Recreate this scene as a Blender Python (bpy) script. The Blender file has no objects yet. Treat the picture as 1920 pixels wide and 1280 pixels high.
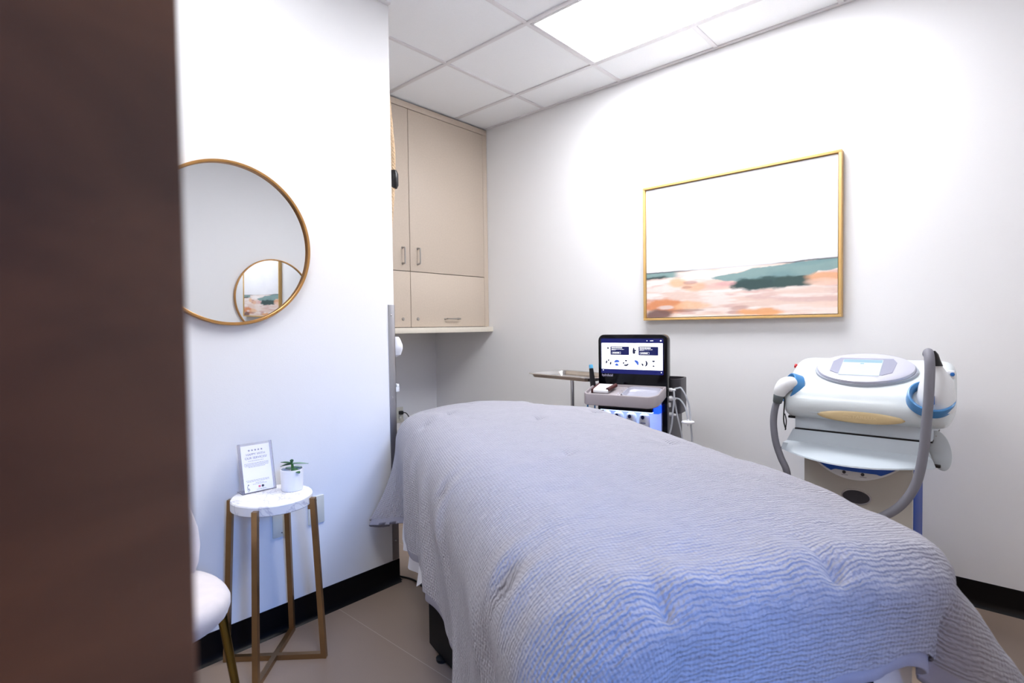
import bpy, bmesh, math, random
import numpy as np
from mathutils import Vector, Matrix, Euler

random.seed(7)
PI = math.pi
S = bpy.context.scene
C = S.collection

# ------------------------------------------------------------------ camera
cam_d = bpy.data.cameras.new('camera')
cam = bpy.data.objects.new('camera', cam_d)
C.objects.link(cam)
S.camera = cam
cam_d.sensor_width = 36.0
cam_d.lens = 36.0 * 1020.69 / 1920.0
cam_d.clip_start = 0.02
cam_d.clip_end = 60
RGT = Vector((0.67000, -0.74226, -0.01311))
DWN = Vector((-0.02930, -0.00880, -0.99953))
FWD = Vector((0.74178, 0.67006, -0.02765))
M = Matrix((RGT, -DWN, -FWD)).transposed().to_4x4()
M.translation = Vector((0, 0, 1.222))
cam.matrix_world = M
cam_d.dof.use_dof = True
cam_d.dof.focus_distance = 2.3
cam_d.dof.aperture_fstop = 5.0

# ------------------------------------------------------------------ world, lights, exposure
W = bpy.data.worlds.new('world')
S.world = W
W.use_nodes = True
bgn = W.node_tree.nodes['Background']
bgn.inputs['Color'].default_value = (0.55, 0.6, 0.75, 1)
bgn.inputs['Strength'].default_value = 0.05
S.view_settings.view_transform = 'Standard'
S.view_settings.look = 'None'
S.view_settings.gamma = 1.0
S.view_settings.use_curve_mapping = False
S.view_settings.exposure = 1.08
PANEL = 11.0            # radiance of the ceiling diffuser


def area_light(name, loc, rot, sx, sy, power, color, spread=PI):
    d = bpy.data.lights.new(name, 'AREA')
    d.shape = 'RECTANGLE'
    d.size, d.size_y = sx, sy
    d.energy = power
    d.color = color
    d.spread = spread
    o = bpy.data.objects.new(name, d)
    C.objects.link(o)
    o.location = loc
    o.rotation_euler = rot
    return o


# added unseen cold light standing in for daylight, reaching the room through the opening in the wall behind the camera
area_light('cold_fill_light', (-1.2, -4.6, 2.70), (PI / 2 - math.radians(18), 0, -math.radians(20)), 1.5, 1.2, 175.0, (0.10, 0.34, 1.0))


# added warm fill, unseen beyond the open doorway on the left, for the door
area_light('warm_fill_light', (-1.7, -0.30, 1.75), (0, -PI / 2, 0), 1.2, 0.8, 5.0, (1.0, 0.66, 0.42))

# ------------------------------------------------------------------ materials
def lin(c):
    return tuple(((v / 255) / 12.92 if v / 255 <= 0.04045 else ((v / 255 + 0.055) / 1.055) ** 2.4) for v in c)


MATS = {}


def mat(name, rgb, rough=0.5, metal=0.0, emit=None, estr=0.0, var=0.0, vscale=8.0, bump=0.0, bscale=200.0,
        trans=0.0, alpha=1.0, sheen=0.0, coat=0.0, spec=0.5, ior=1.45, stretch=None):
    if name in MATS:
        return MATS[name]
    m = bpy.data.materials.new(name)
    m.use_nodes = True
    nt = m.node_tree
    b = nt.nodes['Principled BSDF']
    c = lin(rgb)
    b.inputs['Base Color'].default_value = (*c, 1)
    b.inputs['Roughness'].default_value = rough
    b.inputs['Metallic'].default_value = metal
    b.inputs['Specular IOR Level'].default_value = spec
    b.inputs['IOR'].default_value = ior
    b.inputs['Transmission Weight'].default_value = trans
    b.inputs['Alpha'].default_value = alpha
    b.inputs['Sheen Weight'].default_value = sheen
    b.inputs['Coat Weight'].default_value = coat
    if emit is not None:
        b.inputs['Emission Color'].default_value = (*lin(emit), 1)
        b.inputs['Emission Strength'].default_value = estr
    tc = nt.nodes.new('ShaderNodeTexCoord')
    src = tc.outputs['Object']
    if stretch:
        mp = nt.nodes.new('ShaderNodeMapping')
        mp.inputs['Scale'].default_value = stretch
        nt.links.new(src, mp.inputs['Vector'])
        src = mp.outputs['Vector']
    if var > 0:
        n = nt.nodes.new('ShaderNodeTexNoise')
        n.inputs['Scale'].default_value = vscale
        n.inputs['Detail'].default_value = 4
        nt.links.new(src, n.inputs['Vector'])
        r = nt.nodes.new('ShaderNodeValToRGB')
        r.color_ramp.elements[0].position = 0.3
        r.color_ramp.elements[1].position = 0.7
        r.color_ramp.elements[0].color = (*[v * (1 - var) for v in c], 1)
        r.color_ramp.elements[1].color = (*[min(1, v * (1 + var)) for v in c], 1)
        nt.links.new(n.outputs['Fac'], r.inputs['Fac'])
        nt.links.new(r.outputs['Color'], b.inputs['Base Color'])
    if bump > 0:
        n = nt.nodes.new('ShaderNodeTexNoise')
        n.inputs['Scale'].default_value = bscale
        n.inputs['Detail'].default_value = 3
        nt.links.new(src, n.inputs['Vector'])
        bm_ = nt.nodes.new('ShaderNodeBump')
        bm_.inputs['Strength'].default_value = bump
        bm_.inputs['Distance'].default_value = 0.002
        nt.links.new(n.outputs['Fac'], bm_.inputs['Height'])
        nt.links.new(bm_.outputs['Normal'], b.inputs['Normal'])
    MATS[name] = m
    return m


def mixcol(nt, a, b, fac):
    n = nt.nodes.new('ShaderNodeMix')
    n.data_type = 'RGBA'
    for s, v in (('A', a), ('B', b)):
        i = [k for k in n.inputs if k.name == s and k.type == 'RGBA'][0]
        if isinstance(v, tuple):
            i.default_value = (*v, 1)
        else:
            nt.links.new(v, i)
    f = [k for k in n.inputs if k.name == 'Factor' and k.type == 'VALUE'][0]
    if isinstance(fac, float):
        f.default_value = fac
    else:
        nt.links.new(fac, f)
    return [k for k in n.outputs if k.type == 'RGBA'][0]


def math_node(nt, op, a, b=None, c=None):
    n = nt.nodes.new('ShaderNodeMath')
    n.operation = op
    for i, v in enumerate((a, b, c)):
        if v is None:
            continue
        if isinstance(v, (int, float)):
            n.inputs[i].default_value = v
        else:
            nt.links.new(v, n.inputs[i])
    return n.outputs[0]


WALL = mat('wall_paint', (238, 238, 239), 0.6, bump=0.12, bscale=260)
CEIL_GRID = mat('grid_white', (226, 224, 227), 0.5)
BASEB = mat('rubber_black', (3, 3, 6), 0.4, spec=0.25, bump=0.05)
BEIGE = mat('cabinet_laminate', (203, 188, 172), 0.45, var=0.03, vscale=90)
CREAM = mat('ledge_laminate', (226, 218, 204), 0.45, var=0.02, vscale=60)
GAP = mat('dark_gap', (40, 34, 30), 0.8)
STEEL = mat('brushed_steel', (170, 170, 175), 0.32, 1.0, var=0.08, vscale=30, stretch=(60, 60, 1))
CHROME = mat('polished_steel', (205, 203, 202), 0.13, 1.0)
NICKEL = mat('satin_nickel', (176, 172, 168), 0.3, 1.0)
GOLD = mat('gold_frame', (196, 148, 92), 0.32, 1.0, var=0.06, vscale=40)
BRASSY = mat('antique_brass', (158, 128, 92), 0.36, 1.0, var=0.05, vscale=25)
BRASSLEG = mat('polished_brass', (128, 108, 52), 0.25, 1.0)
MIRROR = mat('mirror_glass', (232, 234, 236), 0.004, 1.0)
BLACK = mat('black_plastic', (14, 14, 18), 0.35, bump=0.03)
GLOSSBLK = mat('gloss_black', (6, 6, 12), 0.12, spec=0.3)
DGREY = mat('dark_grey_plastic', (62, 60, 66), 0.4)
WHITEP = mat('white_plastic', (232, 234, 236), 0.3, var=0.01)
MATTEW = mat('matte_white', (236, 236, 240), 0.55)
SILVER = mat('silver_plastic', (188, 188, 202), 0.32, 0.35)
TRAYG = mat('grey_tray_plastic', (168, 160, 164), 0.34, 0.25)
IVORY = mat('ivory_plate', (222, 220, 206), 0.4)


# ------------------------------------------------------------------ mesh building
class MB:
    def __init__(self):
        self.v = []
        self.f = []

    def add(self, vs, fs, mtx=None):
        o = len(self.v)
        for p in vs:
            p = Vector(p)
            if mtx is not None:
                p = mtx @ p
            self.v.append(tuple(p))
        for f in fs:
            self.f.append([i + o for i in f])
        return self

    def bm(self, b, mtx=None):
        b.verts.ensure_lookup_table()
        b.verts.index_update()
        self.add([v.co.copy() for v in b.verts], [[v.index for v in f.verts] for f in b.faces], mtx)
        b.free()
        return self

    def box(self, c, s, bev=0.0, seg=2, mtx=None):
        b = bmesh.new()
        bmesh.ops.create_cube(b, size=1)
        for v in b.verts:
            v.co = Vector((v.co.x * s[0], v.co.y * s[1], v.co.z * s[2]))
        if bev > 0:
            bmesh.ops.bevel(b, geom=list(b.edges), offset=min(bev, min(s) * 0.49), segments=seg, profile=0.5, affect='EDGES')
        for v in b.verts:
            v.co += Vector(c)
        return self.bm(b, mtx)

    def bx(self, x0, x1, y0, y1, z0, z1, bev=0.0, seg=2, mtx=None):
        return self.box(((x0 + x1) / 2, (y0 + y1) / 2, (z0 + z1) / 2), (abs(x1 - x0), abs(y1 - y0), abs(z1 - z0)), bev, seg, mtx)

    def lathe(self, prof, seg=32, mtx=None, sx=1.0, sy=1.0):
        vs, fs = [], []
        n = len(prof)
        for r, z in prof:
            for k in range(seg):
                a = 2 * PI * k / seg
                vs.append((r * math.cos(a) * sx, r * math.sin(a) * sy, z))
        for i in range(n - 1):
            for k in range(seg):
                k2 = (k + 1) % seg
                fs.append([i * seg + k, i * seg + k2, (i + 1) * seg + k2, (i + 1) * seg + k])
        if prof[0][0] > 1e-6:
            fs.append([k for k in range(seg)][::-1])
        if prof[-1][0] > 1e-6:
            fs.append([(n - 1) * seg + k for k in range(seg)])
        return self.add(vs, fs, mtx)

    def tube(self, pts, r, seg=12, sub=8, smooth=True, mtx=None):
        P = [Vector(p) for p in pts]
        R = r if isinstance(r, (list, tuple)) else [r] * len(P)
        if smooth and len(P) > 2:
            Q, RR = [], []
            for i in range(len(P) - 1):
                p0 = P[max(i - 1, 0)]; p1 = P[i]; p2 = P[i + 1]; p3 = P[min(i + 2, len(P) - 1)]
                for k in range(sub):
                    t = k / sub
                    Q.append(0.5 * ((2 * p1) + (p2 - p0) * t + (2 * p0 - 5 * p1 + 4 * p2 - p3) * t * t + (3 * p1 - p0 - 3 * p2 + p3) * t ** 3))
                    RR.append(R[i] * (1 - t) + R[i + 1] * t)
            Q.append(P[-1]); RR.append(R[-1])
            P, R = Q, RR
        vs, fs = [], []
        T0 = (P[1] - P[0]).normalized()
        N = T0.orthogonal().normalized()
        for i, p in enumerate(P):
            T = (P[min(i + 1, len(P) - 1)] - P[max(i - 1, 0)]).normalized()
            N = (N - T * N.dot(T))
            N = N.normalized() if N.length > 1e-6 else T.orthogonal().normalized()
            B = T.cross(N)
            for k in range(seg):
                a = 2 * PI * k / seg
                vs.append(p + (N * math.cos(a) + B * math.sin(a)) * R[i])
        for i in range(len(P) - 1):
            for k in range(seg):
                k2 = (k + 1) % seg
                fs.append([i * seg + k, i * seg + k2, (i + 1) * seg + k2, (i + 1) * seg + k])
        fs.append(list(range(seg))[::-1])
        fs.append([(len(P) - 1) * seg + k for k in range(seg)])
        return self.add(vs, fs, mtx)

    def bar(self, a, b, w, h=None, mtx=None, up=(0, 0, 1)):
        """square bar from a to b"""
        h = h or w
        a, b = Vector(a), Vector(b)
        T = (b - a).normalized()
        U = Vector(up)
        X = T.cross(U)
        if X.length < 1e-4:
            X = T.cross(Vector((0, 1, 0)))
        X.normalize()
        U = X.cross(T)
        vs = []
        for p in (a, b):
            for sx, su in ((-1, -1), (1, -1), (1, 1), (-1, 1)):
                vs.append(p + X * (sx * w / 2) + U * (su * h / 2))
        return self.add(vs, [[3, 2, 1, 0], [4, 5, 6, 7], [0, 1, 5, 4], [1, 2, 6, 5], [2, 3, 7, 6], [3, 0, 4, 7]], mtx)

    def prism(self, poly, z0, z1, mtx=None, bev=0.0):
        b = bmesh.new()
        vs = [b.verts.new((x, y, z0)) for x, y in poly]
        f = b.faces.new(vs)
        r = bmesh.ops.extrude_face_region(b, geom=[f])
        for e in r['geom']:
            if isinstance(e, bmesh.types.BMVert):
                e.co.z = z1
        bmesh.ops.recalc_face_normals(b, faces=b.faces)
        if bev > 0:
            ed = [e for e in b.edges if abs(e.verts[0].co.z - e.verts[1].co.z) < 1e-7]
            bmesh.ops.bevel(b, geom=ed, offset=bev, segments=2, profile=0.5, affect='EDGES')
        return self.bm(b, mtx)

    def loft(self, rings, closed=True, caps=True, mtx=None):
        n = len(rings[0])
        vs = [p for r in rings for p in r]
        fs = []
        for i in range(len(rings) - 1):
            for k in range(n if closed else n - 1):
                k2 = (k + 1) % n
                fs.append([i * n + k, i * n + k2, (i + 1) * n + k2, (i + 1) * n + k])
        if caps and closed:
            fs.append(list(range(n))[::-1])
            fs.append([(len(rings) - 1) * n + k for k in range(n)])
        return self.add(vs, fs, mtx)

    def build(self, name, material, parent=None, loc=(0, 0, 0), rot=(0, 0, 0), angle=35, recalc=True, smooth=True):
        me = bpy.data.meshes.new(name)
        me.from_pydata(self.v, [], self.f)
        me.validate()
        b = bmesh.new()
        b.from_mesh(me)
        if recalc:
            bmesh.ops.recalc_face_normals(b, faces=b.faces)
        lim = math.radians(angle)
        for f in b.faces:
            f.smooth = smooth
        for e in b.edges:
            if len(e.link_faces) == 2:
                e.smooth = e.calc_face_angle(0) < lim
        b.to_mesh(me)
        b.free()
        me.materials.append(material)
        o = bpy.data.objects.new(name, me)
        C.objects.link(o)
        if parent is not None:
            o.parent = parent
        o.location = loc
        o.rotation_euler = rot
        return o


def rrect(w, h, r, n=6, cx=0, cy=0, rr=None):
    """rounded rectangle outline; rr = radii (br, tr, tl, bl)"""
    rr = rr or (r, r, r, r)
    out = []
    for (sx, sy, a0), q in zip(((1, -1, -PI / 2), (1, 1, 0), (-1, 1, PI / 2), (-1, -1, PI)), rr):
        q = max(q, 1e-4)
        for k in range(n + 1):
            a = a0 + PI / 2 * k / n
            out.append((cx + sx * (w / 2 - q) + q * math.cos(a), cy + sy * (h / 2 - q) + q * math.sin(a)))
    return out


def ellipse(a, b, n=48, cx=0, cy=0):
    return [(cx + a * math.cos(2 * PI * k / n), cy + b * math.sin(2 * PI * k / n)) for k in range(n)]


def frame_mtx(origin, xdir, ydir):
    x = Vector(xdir).normalized()
    y = Vector(ydir)
    y = (y - x * y.dot(x)).normalized()
    z = x.cross(y)
    m = Matrix((x, y, z)).transposed().to_4x4()
    m.translation = Vector(origin)
    return m


def zdir_mtx(origin, zdir, xhint=(1, 0, 0)):
    z = Vector(zdir).normalized()
    x = Vector(xhint)
    x = (x - z * x.dot(z)).normalized()
    y = z.cross(x)
    m = Matrix((x, y, z)).transposed().to_4x4()
    m.translation = Vector(origin)
    return m


def thing(name, label, cat, loc=(0, 0, 0), rotz=0.0, group=None):
    o = bpy.data.objects.new(name, None)
    o.empty_display_size = 0.05
    C.objects.link(o)
    o.location = loc
    o.rotation_euler = (0, 0, rotz)
    return tag(o, label, cat, group)


def tag(o, label, cat, group=None):
    o['label'] = label
    o['category'] = cat
    if group:
        o['group'] = group
    return o


def struct(o, label=None):
    o['kind'] = 'structure'
    if label:
        o['label'] = label
    return o


FONT = None


def text(name, body, size, material, mtx, parent, align='CENTER', depth=0.0004, sx=1.0):
    cu = bpy.data.curves.new(name, 'FONT')
    cu.body = body
    cu.size = size
    cu.align_x = align
    cu.align_y = 'CENTER'
    cu.extrude = depth
    tmp = bpy.data.objects.new(name + '_tmp', cu)
    C.objects.link(tmp)
    dg = bpy.context.evaluated_depsgraph_get()
    dg.update()
    me = bpy.data.meshes.new_from_object(tmp.evaluated_get(dg))
    bpy.data.objects.remove(tmp)
    me.materials.clear()
    me.materials.append(material)
    me.transform(Matrix.Diagonal((sx, 1, 1, 1)))
    me.transform(mtx)
    o = bpy.data.objects.new(name, me)
    C.objects.link(o)
    o.parent = parent
    return o


def noise2(x, y, seed=0):
    """smooth value noise on arrays"""
    xi = np.floor(x).astype(np.int64); yi = np.floor(y).astype(np.int64)
    xf = x - xi; yf = y - yi

    def h(a, b):
        n = (a * 374761393 + b * 668265263 + seed * 974711) & 0x7fffffff
        n = ((n ^ (n >> 13)) * 1274126177) & 0x7fffffff
        return ((n ^ (n >> 16)) & 0xffff) / 65535.0
    u = xf * xf * (3 - 2 * xf); v = yf * yf * (3 - 2 * yf)
    return (h(xi, yi) * (1 - u) + h(xi + 1, yi) * u) * (1 - v) + (h(xi, yi + 1) * (1 - u) + h(xi + 1, yi + 1) * u) * v


def fbm(x, y, oct=4, seed=0):
    t = 0; a = 0.5; s = 0
    for k in range(oct):
        t = t + a * noise2(x * 2 ** k, y * 2 ** k, seed + k * 17)
        s += a; a *= 0.5
    return t / s


def sstep(a, b, x):
    t = np.clip((x - a) / (b - a), 0, 1)
    return t * t * (3 - 2 * t)


# ------------------------------------------------------------------ room
XR, YL, YB, YF, XE = 3.03, 2.16, 3.62, -0.82, -0.90
XC, H = 1.553, 2.741

# floor with faint tile joints
fl = bpy.data.materials.new('floor_tile')
fl.use_nodes = True
nt = fl.node_tree
b = nt.nodes['Principled BSDF']
tc = nt.nodes.new('ShaderNodeTexCoord')
sep = nt.nodes.new('ShaderNodeSeparateXYZ')
nt.links.new(tc.outputs['Object'], sep.inputs[0])
n1 = nt.nodes.new('ShaderNodeTexNoise'); n1.inputs['Scale'].default_value = 420; n1.inputs['Detail'].default_value = 2
n2 = nt.nodes.new('ShaderNodeTexNoise'); n2.inputs['Scale'].default_value = 3; n2.inputs['Detail'].default_value = 3
nt.links.new(tc.outputs['Object'], n1.inputs['Vector'])
nt.links.new(tc.outputs['Object'], n2.inputs['Vector'])
cA = mixcol(nt, lin((134, 117, 104)), lin((156, 138, 125)), n1.outputs['Fac'])
cB = mixcol(nt, cA, lin((148, 130, 117)), math_node(nt, 'MULTIPLY', n2.outputs['Fac'], 0.4))


def joint(sock, off, per, w):
    a = math_node(nt, 'SUBTRACT', sock, off)
    f = math_node(nt, 'MODULO', math_node(nt, 'ADD', math_node(nt, 'DIVIDE', a, per), 100.5), 1.0)
    d = math_node(nt, 'ABSOLUTE', math_node(nt, 'SUBTRACT', f, 0.5))
    return math_node(nt, 'LESS_THAN', d, w / per)


jx = joint(sep.outputs['X'], 1.222, 0.61, 0.0013)
jy = joint(sep.outputs['Y'], 2.74, 2.44, 0.0013)
j = math_node(nt, 'MAXIMUM', jx, jy)
cC = mixcol(nt, cB, lin((184, 168, 156)), math_node(nt, 'MULTIPLY', j, 0.8))
nt.links.new(cC, b.inputs['Base Color'])
b.inputs['Roughness'].default_value = 0.42
bp = nt.nodes.new('ShaderNodeBump'); bp.inputs['Strength'].default_value = 0.12; bp.inputs['Distance'].default_value = 0.001
nt.links.new(n1.outputs['Fac'], bp.inputs['Height'])
nt.links.new(bp.outputs['Normal'], b.inputs['Normal'])

ce = mat('ceiling_tile', (247, 249, 252), 0.85, var=0.02, vscale=300, bump=0.35, bscale=320)

struct(MB().bx(XE - 0.1, XR + 0.1, YF - 0.1, YB + 0.1, -0.08, 0).build('floor', fl))
struct(MB().bx(XE - 0.1, XR + 0.1, YF - 0.1, YB + 0.1, H, H + 0.06).build('ceiling', ce))
struct(MB().bx(XR, XR + 0.1, YF - 0.1, YB + 0.1, 0, H).build('wall_right', WALL))
struct(MB().bx(XE - 0.1, XC, YL, YB + 0.1, 0, H).build('wall_left', WALL))
struct(MB().bx(XC, XR, YB, YB + 0.1, 0, H).build('wall_back', WALL))
# wall behind the camera with an added unseen opening that shapes the cold light, x -.2 - .56, up to z 1.76
wf = MB()
wf.bx(XE - 0.1, -0.2, YF - 0.1, YF, 0, H).bx(0.56, XR + 0.1, YF - 0.1, YF, 0, H)
wf.bx(-0.2, 0.56, YF - 0.1, YF, 1.76, H)
struct(wf.build('wall_front', WALL))
# wall with the doorway (y -.72 .. .2)
we = MB()
we.bx(XE - 0.1, XE, YF, -0.72, 0, H).bx(XE - 0.1, XE, 0.245, YL, 0, H).bx(XE - 0.1, XE, -0.72, 0.245, 2.08, H)
struct(we.build('wall_entry', WALL))
wn = MB()
for x0, x1, z0, z1 in ((-0.2, -0.16, 0.0, 1.76), (0.52, 0.56, 0.0, 1.76), (-0.16, 0.52, 1.72, 1.76)):
    wn.bx(x0, x1, YF - 0.09, YF - 0.05, z0, z1, 0.004)
struct(wn.build('trim_3', MATTEW), 'white frame around the added, unseen opening behind the camera')

# ceiling grid of T-bars
g = MB()
for x in (-0.285, 0.305, 0.9, 1.51, 2.118, 2.716):
    y1 = YB if x > XC else YL
    g.bx(x - 0.012, x + 0.012, YF, min(y1, 2.972) if x > XC else YL, H - 0.007, H + 0.004, 0.002)
for y in (-0.615, -0.015, 0.585, 1.185, 1.787, 2.395):
    g.bx(XE if y < YL else XC, XR, y - 0.012, y + 0.012, H - 0.006, H + 0.004, 0.002)
g.bx(XR - 0.022, XR, YF, 2.96, H - 0.008, H + 0.002, 0.002)
g.bx(XE, XC, YL - 0.022, YL, H - 0.008, H + 0.002, 0.002)
struct(g.build('trim_1', CEIL_GRID), 'white metal grid strips between the ceiling tiles')

# baseboards: coved black rubber


def coved(name, x0, y0, x1, y1, nx, ny, h=0.109):
    prof = [(0.0, h), (0.003, h - 0.001), (0.0035, 0.03), (0.006, 0.014), (0.012, 0.005), (0.020, 0.0), (0.0, 0.0)]
    m = MB()
    m.loft([[(x0 + nx * p, y0 + ny * p, z) for p, z in prof], [(x1 + nx * p, y1 + ny * p, z) for p, z in prof]])
    return struct(m.build(name, BASEB))


coved('baseboard_right', XR, YF, XR, YB, -1, 0)
coved('baseboard_left', XE, YL, XC + 0.004, YL, 0, -1)
coved('baseboard_side', XC, YL - 0.004, XC, YB, 1, 0)
coved('baseboard_front', 0.56, YF, XR, YF, 0, 1)

# steel corner guard on the wall end
cg = thing('corner_guard', 'tall steel corner guard screwed to the end of the white wall', 'corner guard', (XC, YL, 0.112))
MB().bx(-0.034, 0.0028, -0.0028, 0, 0, 1.22, 0.0008).bx(0, 0.0028, -0.0028, 0.034, 0, 1.22, 0.0008).build('steel_angle', STEEL, cg)
for z in (1.17, 0.78, 0.42, 0.09):
    MB().lathe([(0.0045, 0), (0.0042, 0.0012), (0.0025, 0.0022), (0, 0.0026)], 12, zdir_mtx((-0.017, -0.0028, z), (0, -1, 0))).build('screw', CHROME, cg)

# door at the left, standing open right beside the camera
dw = bpy.data.materials.new('dark_wood')
dw.use_nodes = True
nt = dw.node_tree
b = nt.nodes['Principled BSDF']
tc = nt.nodes.new('ShaderNodeTexCoord')
mp = nt.nodes.new('ShaderNodeMapping')
mp.inputs['Scale'].default_value = (5, 5, 13)
nt.links.new(tc.outputs['Object'], mp.inputs['Vector'])
n1 = nt.nodes.new('ShaderNodeTexNoise'); n1.inputs['Scale'].default_value = 1.6; n1.inputs['Detail'].default_value = 6; n1.inputs['Distortion'].default_value = 0.6
nt.links.new(mp.outputs['Vector'], n1.inputs['Vector'])
rp = nt.nodes.new('ShaderNodeValToRGB')
rp.color_ramp.elements[0].position = 0.3; rp.color_ramp.elements[1].position = 0.72
rp.color_ramp.elements[0].color = (*lin((78, 46, 30)), 1)
rp.color_ramp.elements[1].color = (*lin((124, 78, 52)), 1)
nt.links.new(n1.outputs['Fac'], rp.inputs['Fac'])
nt.links.new(rp.outputs['Color'], b.inputs['Base Color'])
b.inputs['Roughness'].default_value = 0.38
b.inputs['Specular IOR Level'].default_value = 0.5
dr = MB().bx(XE + 0.01, 0.0622, 0.2, 0.244, 0.012, 2.05, 0.002).build('door_1', dw)
struct(dr, 'dark brown wooden door standing open at the left edge')
fr = MB()
for y0, y1, z0, z1 in ((-0.76, -0.70, 0, 2.08), (0.25, 0.31, 0, 2.08), (-0.76, 0.31, 2.08, 2.14)):
    fr.bx(XE - 0.11, XE + 0.008, y0, y1, z0, z1, 0.004)
struct(fr.build('trim_2', MATTEW), 'white frame around the doorway')


# ------------------------------------------------------------------ ceiling lights
PAN = mat('light_diffuser', (255, 255, 255), 0.5, emit=(250, 251, 255), estr=PANEL)


def ceiling_light(x0, x1, y0, y1, label, pan=None):
    t = thing('ceiling_light', label, 'light', ((x0 + x1) / 2, (y0 + y1) / 2, H - 0.004))
    w, d = (x1 - x0) / 2, (y1 - y0) / 2
    m = MB()
    for a in ((-w, w, -d, -d + 0.016), (-w, w, d - 0.016, d), (-w, -w + 0.016, -d + 0.016, d - 0.016), (w - 0.016, w, -d + 0.016, d - 0.016)):
        m.bx(*a, -0.004, 0.003, 0.001)
    m.build('light_frame', CEIL_GRID, t)
    MB().bx(-w + 0.016, w - 0.016, -d + 0.016, d - 0.016, -0.002, 0.002).build('diffuser', pan or PAN, t)
    return t


ceiling_light(2.130, 2.704, 0.597, 1.775, 'bright white rectangular ceiling light panel above the treatment bed')

ceiling_light(0.317, 0.888, 0.597, 1.775, 'added second ceiling light panel, above the side table, unseen out of the frame',  # panel added out of view to brighten the left wall and bed side
              mat('added_light_diffuser', (255, 255, 255), 0.5, emit=(250, 251, 255), estr=PANEL * 0.55))

# ------------------------------------------------------------------ round mirrors


def round_mirror(x, y, z, r, rotz, tilt, label):
    t = thing('round_mirror', label, 'mirror', (x, y, z))
    t.rotation_euler = Euler((tilt, 0, rotz), 'XYZ')
    q = zdir_mtx((0, 0, 0), (0, -1, 0), (1, 0, 0))
    # frame ring: thin rectangular metal hoop
    prof = [(r, 0.0), (r, 0.024), (r - 0.002, 0.026), (r - 0.009, 0.026), (r - 0.011, 0.024), (r - 0.011, 0.0)]
    vs, fs = [], []
    seg = 128
    n = len(prof)
    for k in range(seg):
        a = 2 * PI * k / seg
        for rr, zz in prof:
            vs.append((rr * math.cos(a), rr * math.sin(a), zz))
    for k in range(seg):
        k2 = (k + 1) % seg
        for i in range(n):
            i2 = (i + 1) % n
            fs.append([k * n + i, k2 * n + i, k2 * n + i2, k * n + i2])
    MB().add(vs, fs, q).build('mirror_frame', GOLD, t)
    MB().lathe([(0, 0.008), (r - 0.0115, 0.008), (r - 0.0115, 0.013), (0, 0.013)], 96, q).build('mirror_pane', MIRROR, t)
    return t


round_mirror(0.818, YL - 0.004, 1.545, 0.305, 0, 0.010, 'round gold-framed mirror on the white wall above the side table')
round_mirror(2.31, YF + 0.004, 1.46, 0.36, PI, 0.010, 'round gold-framed mirror seen as a reflection inside the other mirror')

# ------------------------------------------------------------------ outlets and plates on the left wall


def plate(x, y, z, label, kind, normal=(0, -1, 0), w=0.072, h=0.117):
    t = thing('wall_plate', label, 'wall plate', (x, y, z))
    q = frame_mtx((0, 0, 0), Vector((0, 0, 1)).cross(Vector(normal)), (0, 0, 1))
    MB().prism(rrect(w, h, 0.004), 0.0, 0.006, q, 0.0015).build('cover', IVORY, t)
    for zz in (-0.042, 0.042):
        MB().lathe([(0.003, 0.006), (0.0026, 0.0072), (0, 0.0075)], 10, q @ Matrix.Translation((0, zz, 0))).build('screw', NICKEL, t)
    if kind == 'outlet':
        for zz in (-0.02, 0.02):
            s = MB().prism(rrect(0.03, 0.028, 0.008), 0.006, 0.0075, q @ Matrix.Translation((0, zz, 0))).build('socket', IVORY, t)
            m = MB()
            for xx in (-0.006, 0.006):
                m.box((xx, zz + 0.002, 0.0075), (0.002, 0.009, 0.001), 0, 1, q)
            m.build('slot', BLACK, s)
    return t


plate(0.985, YL, 0.445, 'blank wall plate behind the brass table leg, lower of two', 'blank')
plate(1.135, YL, 0.456, 'blank ivory wall plate right of the side table', 'blank')

# ------------------------------------------------------------------ alcove cabinet (upper cabinet with four doors)
cb = thing('wall_cabinet', 'tall beige laminate wall cabinet with small steel pulls in the alcove', 'cabinet', (0, 2.974, 0))
x0, x1 = XC + 0.002, XR - 0.002
MB().bx(x0, x1, 0.02, YB - 2.974 - 0.002, 1.222, 2.735, 0.001).build('carcass', GAP, cb)
m = MB()
m.bx(x0, x1, 0, 0.02, 2.69, 2.730, 0.001).bx(2.985, x1, 0, 0.02, 1.224, 2.688, 0.001)
m.build('face_frame', BEIGE, cb)
GP = 0.0022
doors = [(1.58, 2.2785 - GP, 1.602 + GP, 2.688 - GP), (2.2785 + GP, 2.983, 1.602 + GP, 2.688 - GP),
         (1.58, 2.2785 - GP, 1.226, 1.602 - GP), (2.2785 + GP, 2.983, 1.226, 1.602 - GP)]


def pull(parent, cx, cz, vertical, L=0.105):
    m = MB()
    d = 0.028
    a = L / 2
    pts = [(-a, 0), (-a, -d), (a, -d), (a, 0)]
    q = [(cx, p[1], cz + p[0]) if vertical else (cx + p[0], p[1], cz) for p in pts]
    for i in range(3):
        m.tube([q[i], q[i + 1]], 0.0048, 10, smooth=False)
    for p in (q[0], q[3]):
        m.lathe([(0.0085, 0), (0.008, 0.004), (0.0048, 0.007)], 12, zdir_mtx((p[0], -0.0, p[2]), (0, -1, 0)))
    return m.build('pull_handle', NICKEL, parent)


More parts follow.
